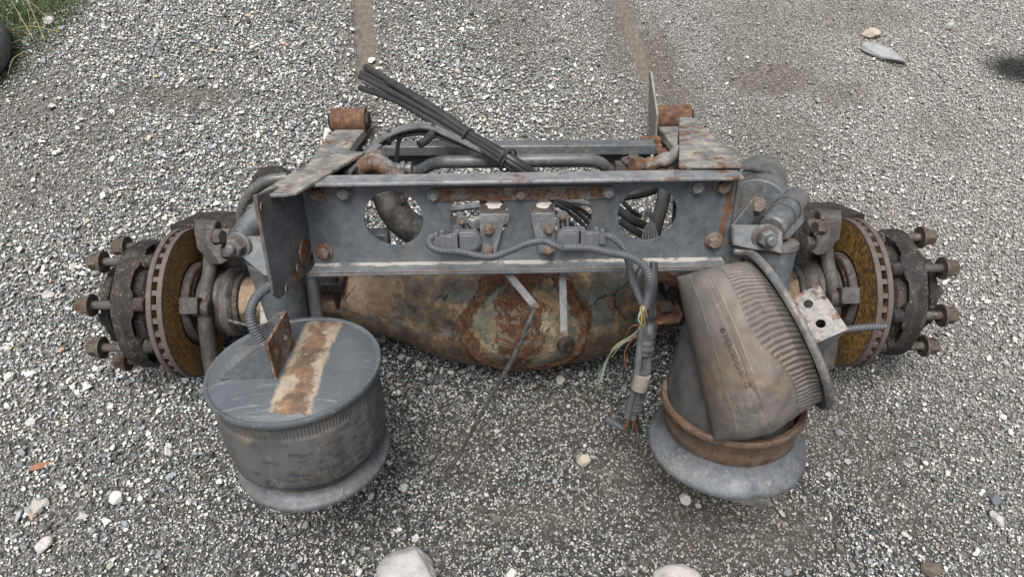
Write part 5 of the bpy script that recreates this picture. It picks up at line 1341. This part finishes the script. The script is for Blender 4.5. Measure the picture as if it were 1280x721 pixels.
# ---------------------------------------------------------------- stones, leaf, grass, tyre
def stone(px, py, wx, wy, hz, col, label, seed, rotz=0.0, pts=None, rough=1.0, name='stone', deep=.25, col2=None):
    col = tuple(q*.78 for q in col)
    """irregular stone: a noisy, faceted lump standing in the gravel"""
    c = gnd(px, py, .01)
    bm = bmesh.new(); bmesh.ops.create_icosphere(bm, subdivisions=4, radius=1)
    r = random.Random(seed); pl = [(V((r.gauss(0, 1), r.gauss(0, 1), r.gauss(0, .7))).normalized(), r.uniform(.62, .92)) for _ in range(11)]+[(V((0, 0, 1)), .72)]
    for v in bm.verts:
        p = v.co.normalized(); k = min([1.0]+[dd/max(1e-3, p.dot(nn)) for nn, dd in pl if p.dot(nn) > .05]); p = p*k
        p *= 1+.05*rough*mn.fractal(p*3+V((seed, 0, 0)), 1, 2, 4)
        v.co = (p.x*wx/2*1.15, p.y*wy/2*1.15, p.z*hz)
    me = bpy.data.meshes.new(name); bm.to_mesh(me); bm.free(); me.polygons.foreach_set('use_smooth', [True]*len(me.polygons))
    key = tuple(col)
    N = NT('stone_'+str(seed)); cc = N.ramp(N.noise(16, 8, .7), [(.3, tuple(q*.66 for q in col)), (.5, col), (.7, tuple(min(.8, q*1.2) for q in (col2 or col)))])
    scr = N.ramp(N.noise(50, 6, .7, N.scale((1, .3, 1)), 1.5), [(.60, 0), (.68, 1)])
    cc = N.mix(N.math('MULTIPLY', scr, .45), cc, tuple(q*.45 for q in col))
    me.materials.append(N.done(cc, .75, N.math('ADD', N.noise(60, 9, .75), N.noise(14, 6, .7)), .8, .006))
    o = bpy.data.objects.new(name, me); COL.objects.link(o); z = float(surf_h(np.array([c.x]), np.array([c.y]))[0])
    o.location = (c.x, c.y, z+hz*deep); o.rotation_euler = (0, 0, rotz)
    return tag(o, label, 'stone')
stone(512, 722, .148, .150, .035, (.33, .33, .32), 'big flat pale grey stone at the front edge below the dome', 3, .1, deep=.45)
stone(843, 730, .130, .09, .030, (.38, .37, .35), 'smaller flat whitish stone at front edge, below the collapsed air spring', 4, 0, deep=.4)
stone(1104, 69, .215, .062, .022, (.25, .265, .27), 'long flat blue grey stone lying far back on the right', 5, math.radians(-38), deep=.5)
stone(1090, 44, .085, .055, .022, (.36, .30, .25), 'pinkish tan stone just behind the long flat stone', 6, deep=.5)
stone(730, 575, .042, .035, .016, (.34, .305, .24), 'pale tan stone midway between the two air springs', 7, deep=.6)
LST = [(60, 683, .044, .034, (.45, .43, .42), 'pale angular stone in the lower left corner region', 1), (50, 634, .038, .034, (.34, .33, .30), 'rough grey brown stone near left edge above the pale angular one', 2), (93, 578, .024, .022, (.08, .075, .065), 'small dark brown stone right of the dry leaf', 3),
       (1243, 624, .034, .030, (.10, .11, .125), 'dark slate grey stone near the lower right edge', 4), (1245, 648, .042, .026, (.42, .42, .42), 'light grey stone just below the dark slate one', 5), (1165, 712, .048, .034, (.11, .095, .07), 'dark brown muddy stone at the bottom right', 6), (1050, 684, .030, .022, (.10, .09, .075), 'dark brown pebble among pale ones at bottom right centre', 8),
       (857, 623, .030, .030, (.50, .49, .45), 'white stone just below the left of the collapsed air spring base', 9), (12, 470, .030, .028, (.47, .46, .42), 'cream stone at the left edge below the left wheel hub', 10), (700, 476, .03, .026, (.4, .39, .35), 'pale stone just below the dome', 11),
       (640, 715, .028, .032, (.46, .45, .42), 'white stone at front edge between the two flat stones', 12), (1185, 36, .05, .035, (.30, .31, .31), 'grey stone far back right of the long flat stone', 13), (62, 28, .055, .04, (.5, .49, .46), 'white stone lying among grass in the far left corner', 14),
       (505, 609, .028, .024, (.47, .47, .45), 'white rounded stone right of the upright air spring base', 15), (150, 625, .034, .04, (.48, .47, .45), 'white kite shaped stone left of the upright air spring', 16), (1001, 466, .03, .026, (.36, .37, .37), 'grey stone below the right brake disc', 17)]
for (x, y, wx, wy, c, lb, sd_) in LST: stone(x, y, wx, wy, wx*.36, c, lb, 20+sd_, sd_, deep=.55)
# dry leaf
c = gnd(53, 583, .012); b = MB(); vs = []; fs = []
for i in range(9):
    t = i/8; wd = .009*math.sin(math.pi*min(1, t*1.02+.02))**.7+.0006
    for k in (-1, 0, 1): vs.append((t*.062-.03, k*wd, .006*math.sin(t*5)+.003*abs(k)))
for i in range(8):
    for k in range(2): fs.append((i*3+k, (i+1)*3+k, (i+1)*3+k+1, i*3+k+1))
b.add(vs, fs); o = b.build('dry_leaf', mk_cable('brown_leaf', (.19, .085, .045), .2, .7)); o.location = (c.x, c.y, .016); o.rotation_euler = (.1, .05, .45)
so_ = o.modifiers.new('thick', 'SOLIDIFY'); so_.thickness = .0006
tag(o, 'small curled reddish brown dry leaf on the gravel at left', 'leaf')

# grass
def build_grass():
    r = random.Random(5); b = MB(); n = 0
    x0, x1 = -3.3, -1.9
    for _ in range(160000):
        x = r.uniform(-3.3, -1.75); y = r.uniform(.9, 3.2)
        g = float(grass_fn(np.array([x]), np.array([y]))[0])
        if r.random() > g**1.3*.6: continue
        n += 1
        if n > 26000: break
        z = -.005; L_ = r.uniform(.015, .055)*(1 if r.random() < .9 else 1.8); a = r.uniform(0, 6.28); w_ = r.uniform(.0008, .002)
        dx, dy = math.cos(a), math.sin(a); ln = r.uniform(.2, 1.3)
        b.cur = 0 if r.random() < .88 else 1
        p0 = V((x, y, z)); p1 = p0+V((dx*L_*ln*.4, dy*L_*ln*.4, L_*.7)); p2 = p0+V((dx*L_*ln, dy*L_*ln, L_*.95)); s_ = V((-dy, dx, 0))*w_
        b.add([p0-s_, p0+s_, p1+s_*.8, p1-s_*.8, p2], [(0, 1, 2, 3), (3, 2, 4)])
    g1 = mk_cable('grass_green', (.026, .055, .008), .06, .6); g2 = mk_cable('grass_straw', (.24, .20, .09), .3, .7)
    o = b.build('grass', [g1, g2], flat=True); o['kind'] = 'stuff'; tag(o, 'short green and straw coloured grass creeping over the gravel in far left corner', 'grass')
    # a few long dry stalks
    T = empty('dry_grass_tuft', 'thin long straw coloured grass stalks rising over the corner grass', 'dry grass', Matrix.Translation(gnd(40, 45)))
    base = gnd(40, 45)
    for (a, c, h0, h1) in (((8, -10), (42, 50), .12, .02), ((28, -12), (56, 50), .14, .02), ((30, 0), (58, 22), .12, .05), ((34, 12), (40, 42), .10, .02), ((-5, 75), (25, 50), .03, .02), ((15, 36), (75, 40), .04, .03), ((45, 10), (68, -14), .03, .10), ((10, 95), (30, 65), .02, .04)):
        p = gnd(*a, h0)-base; q = gnd(*c, h1)-base; mid = (p+q)/2+V((r.uniform(-.01, .01), 0, .02))
        MB().tube([p, mid, q], .0018, 5, 6, rfn=lambda t: .5+.6*t).build('stalk', g2, T)
build_grass()
# edge of a tyre lying just outside the picture on the left
tc = gnd(-90, 66, .09)
T = empty('tyre', 'grey worn tyre edge just showing at the far left border', 'tyre', Matrix.Translation((tc.x, tc.y, 0)))
b = MB(); b.lathe((0, 0, 0), (0, 0, 1), [(.02, .19), (.0, .23), (.02, .285), (.06, .305), (.12, .305), (.16, .285), (.18, .23), (.165, .19), (.14, .175), (.04, .175)], 72, closed=True)
b.build('tyre_body', mk_cable('faded_tyre_rubber', (.07, .07, .072), .7, .75), T, ang=40)
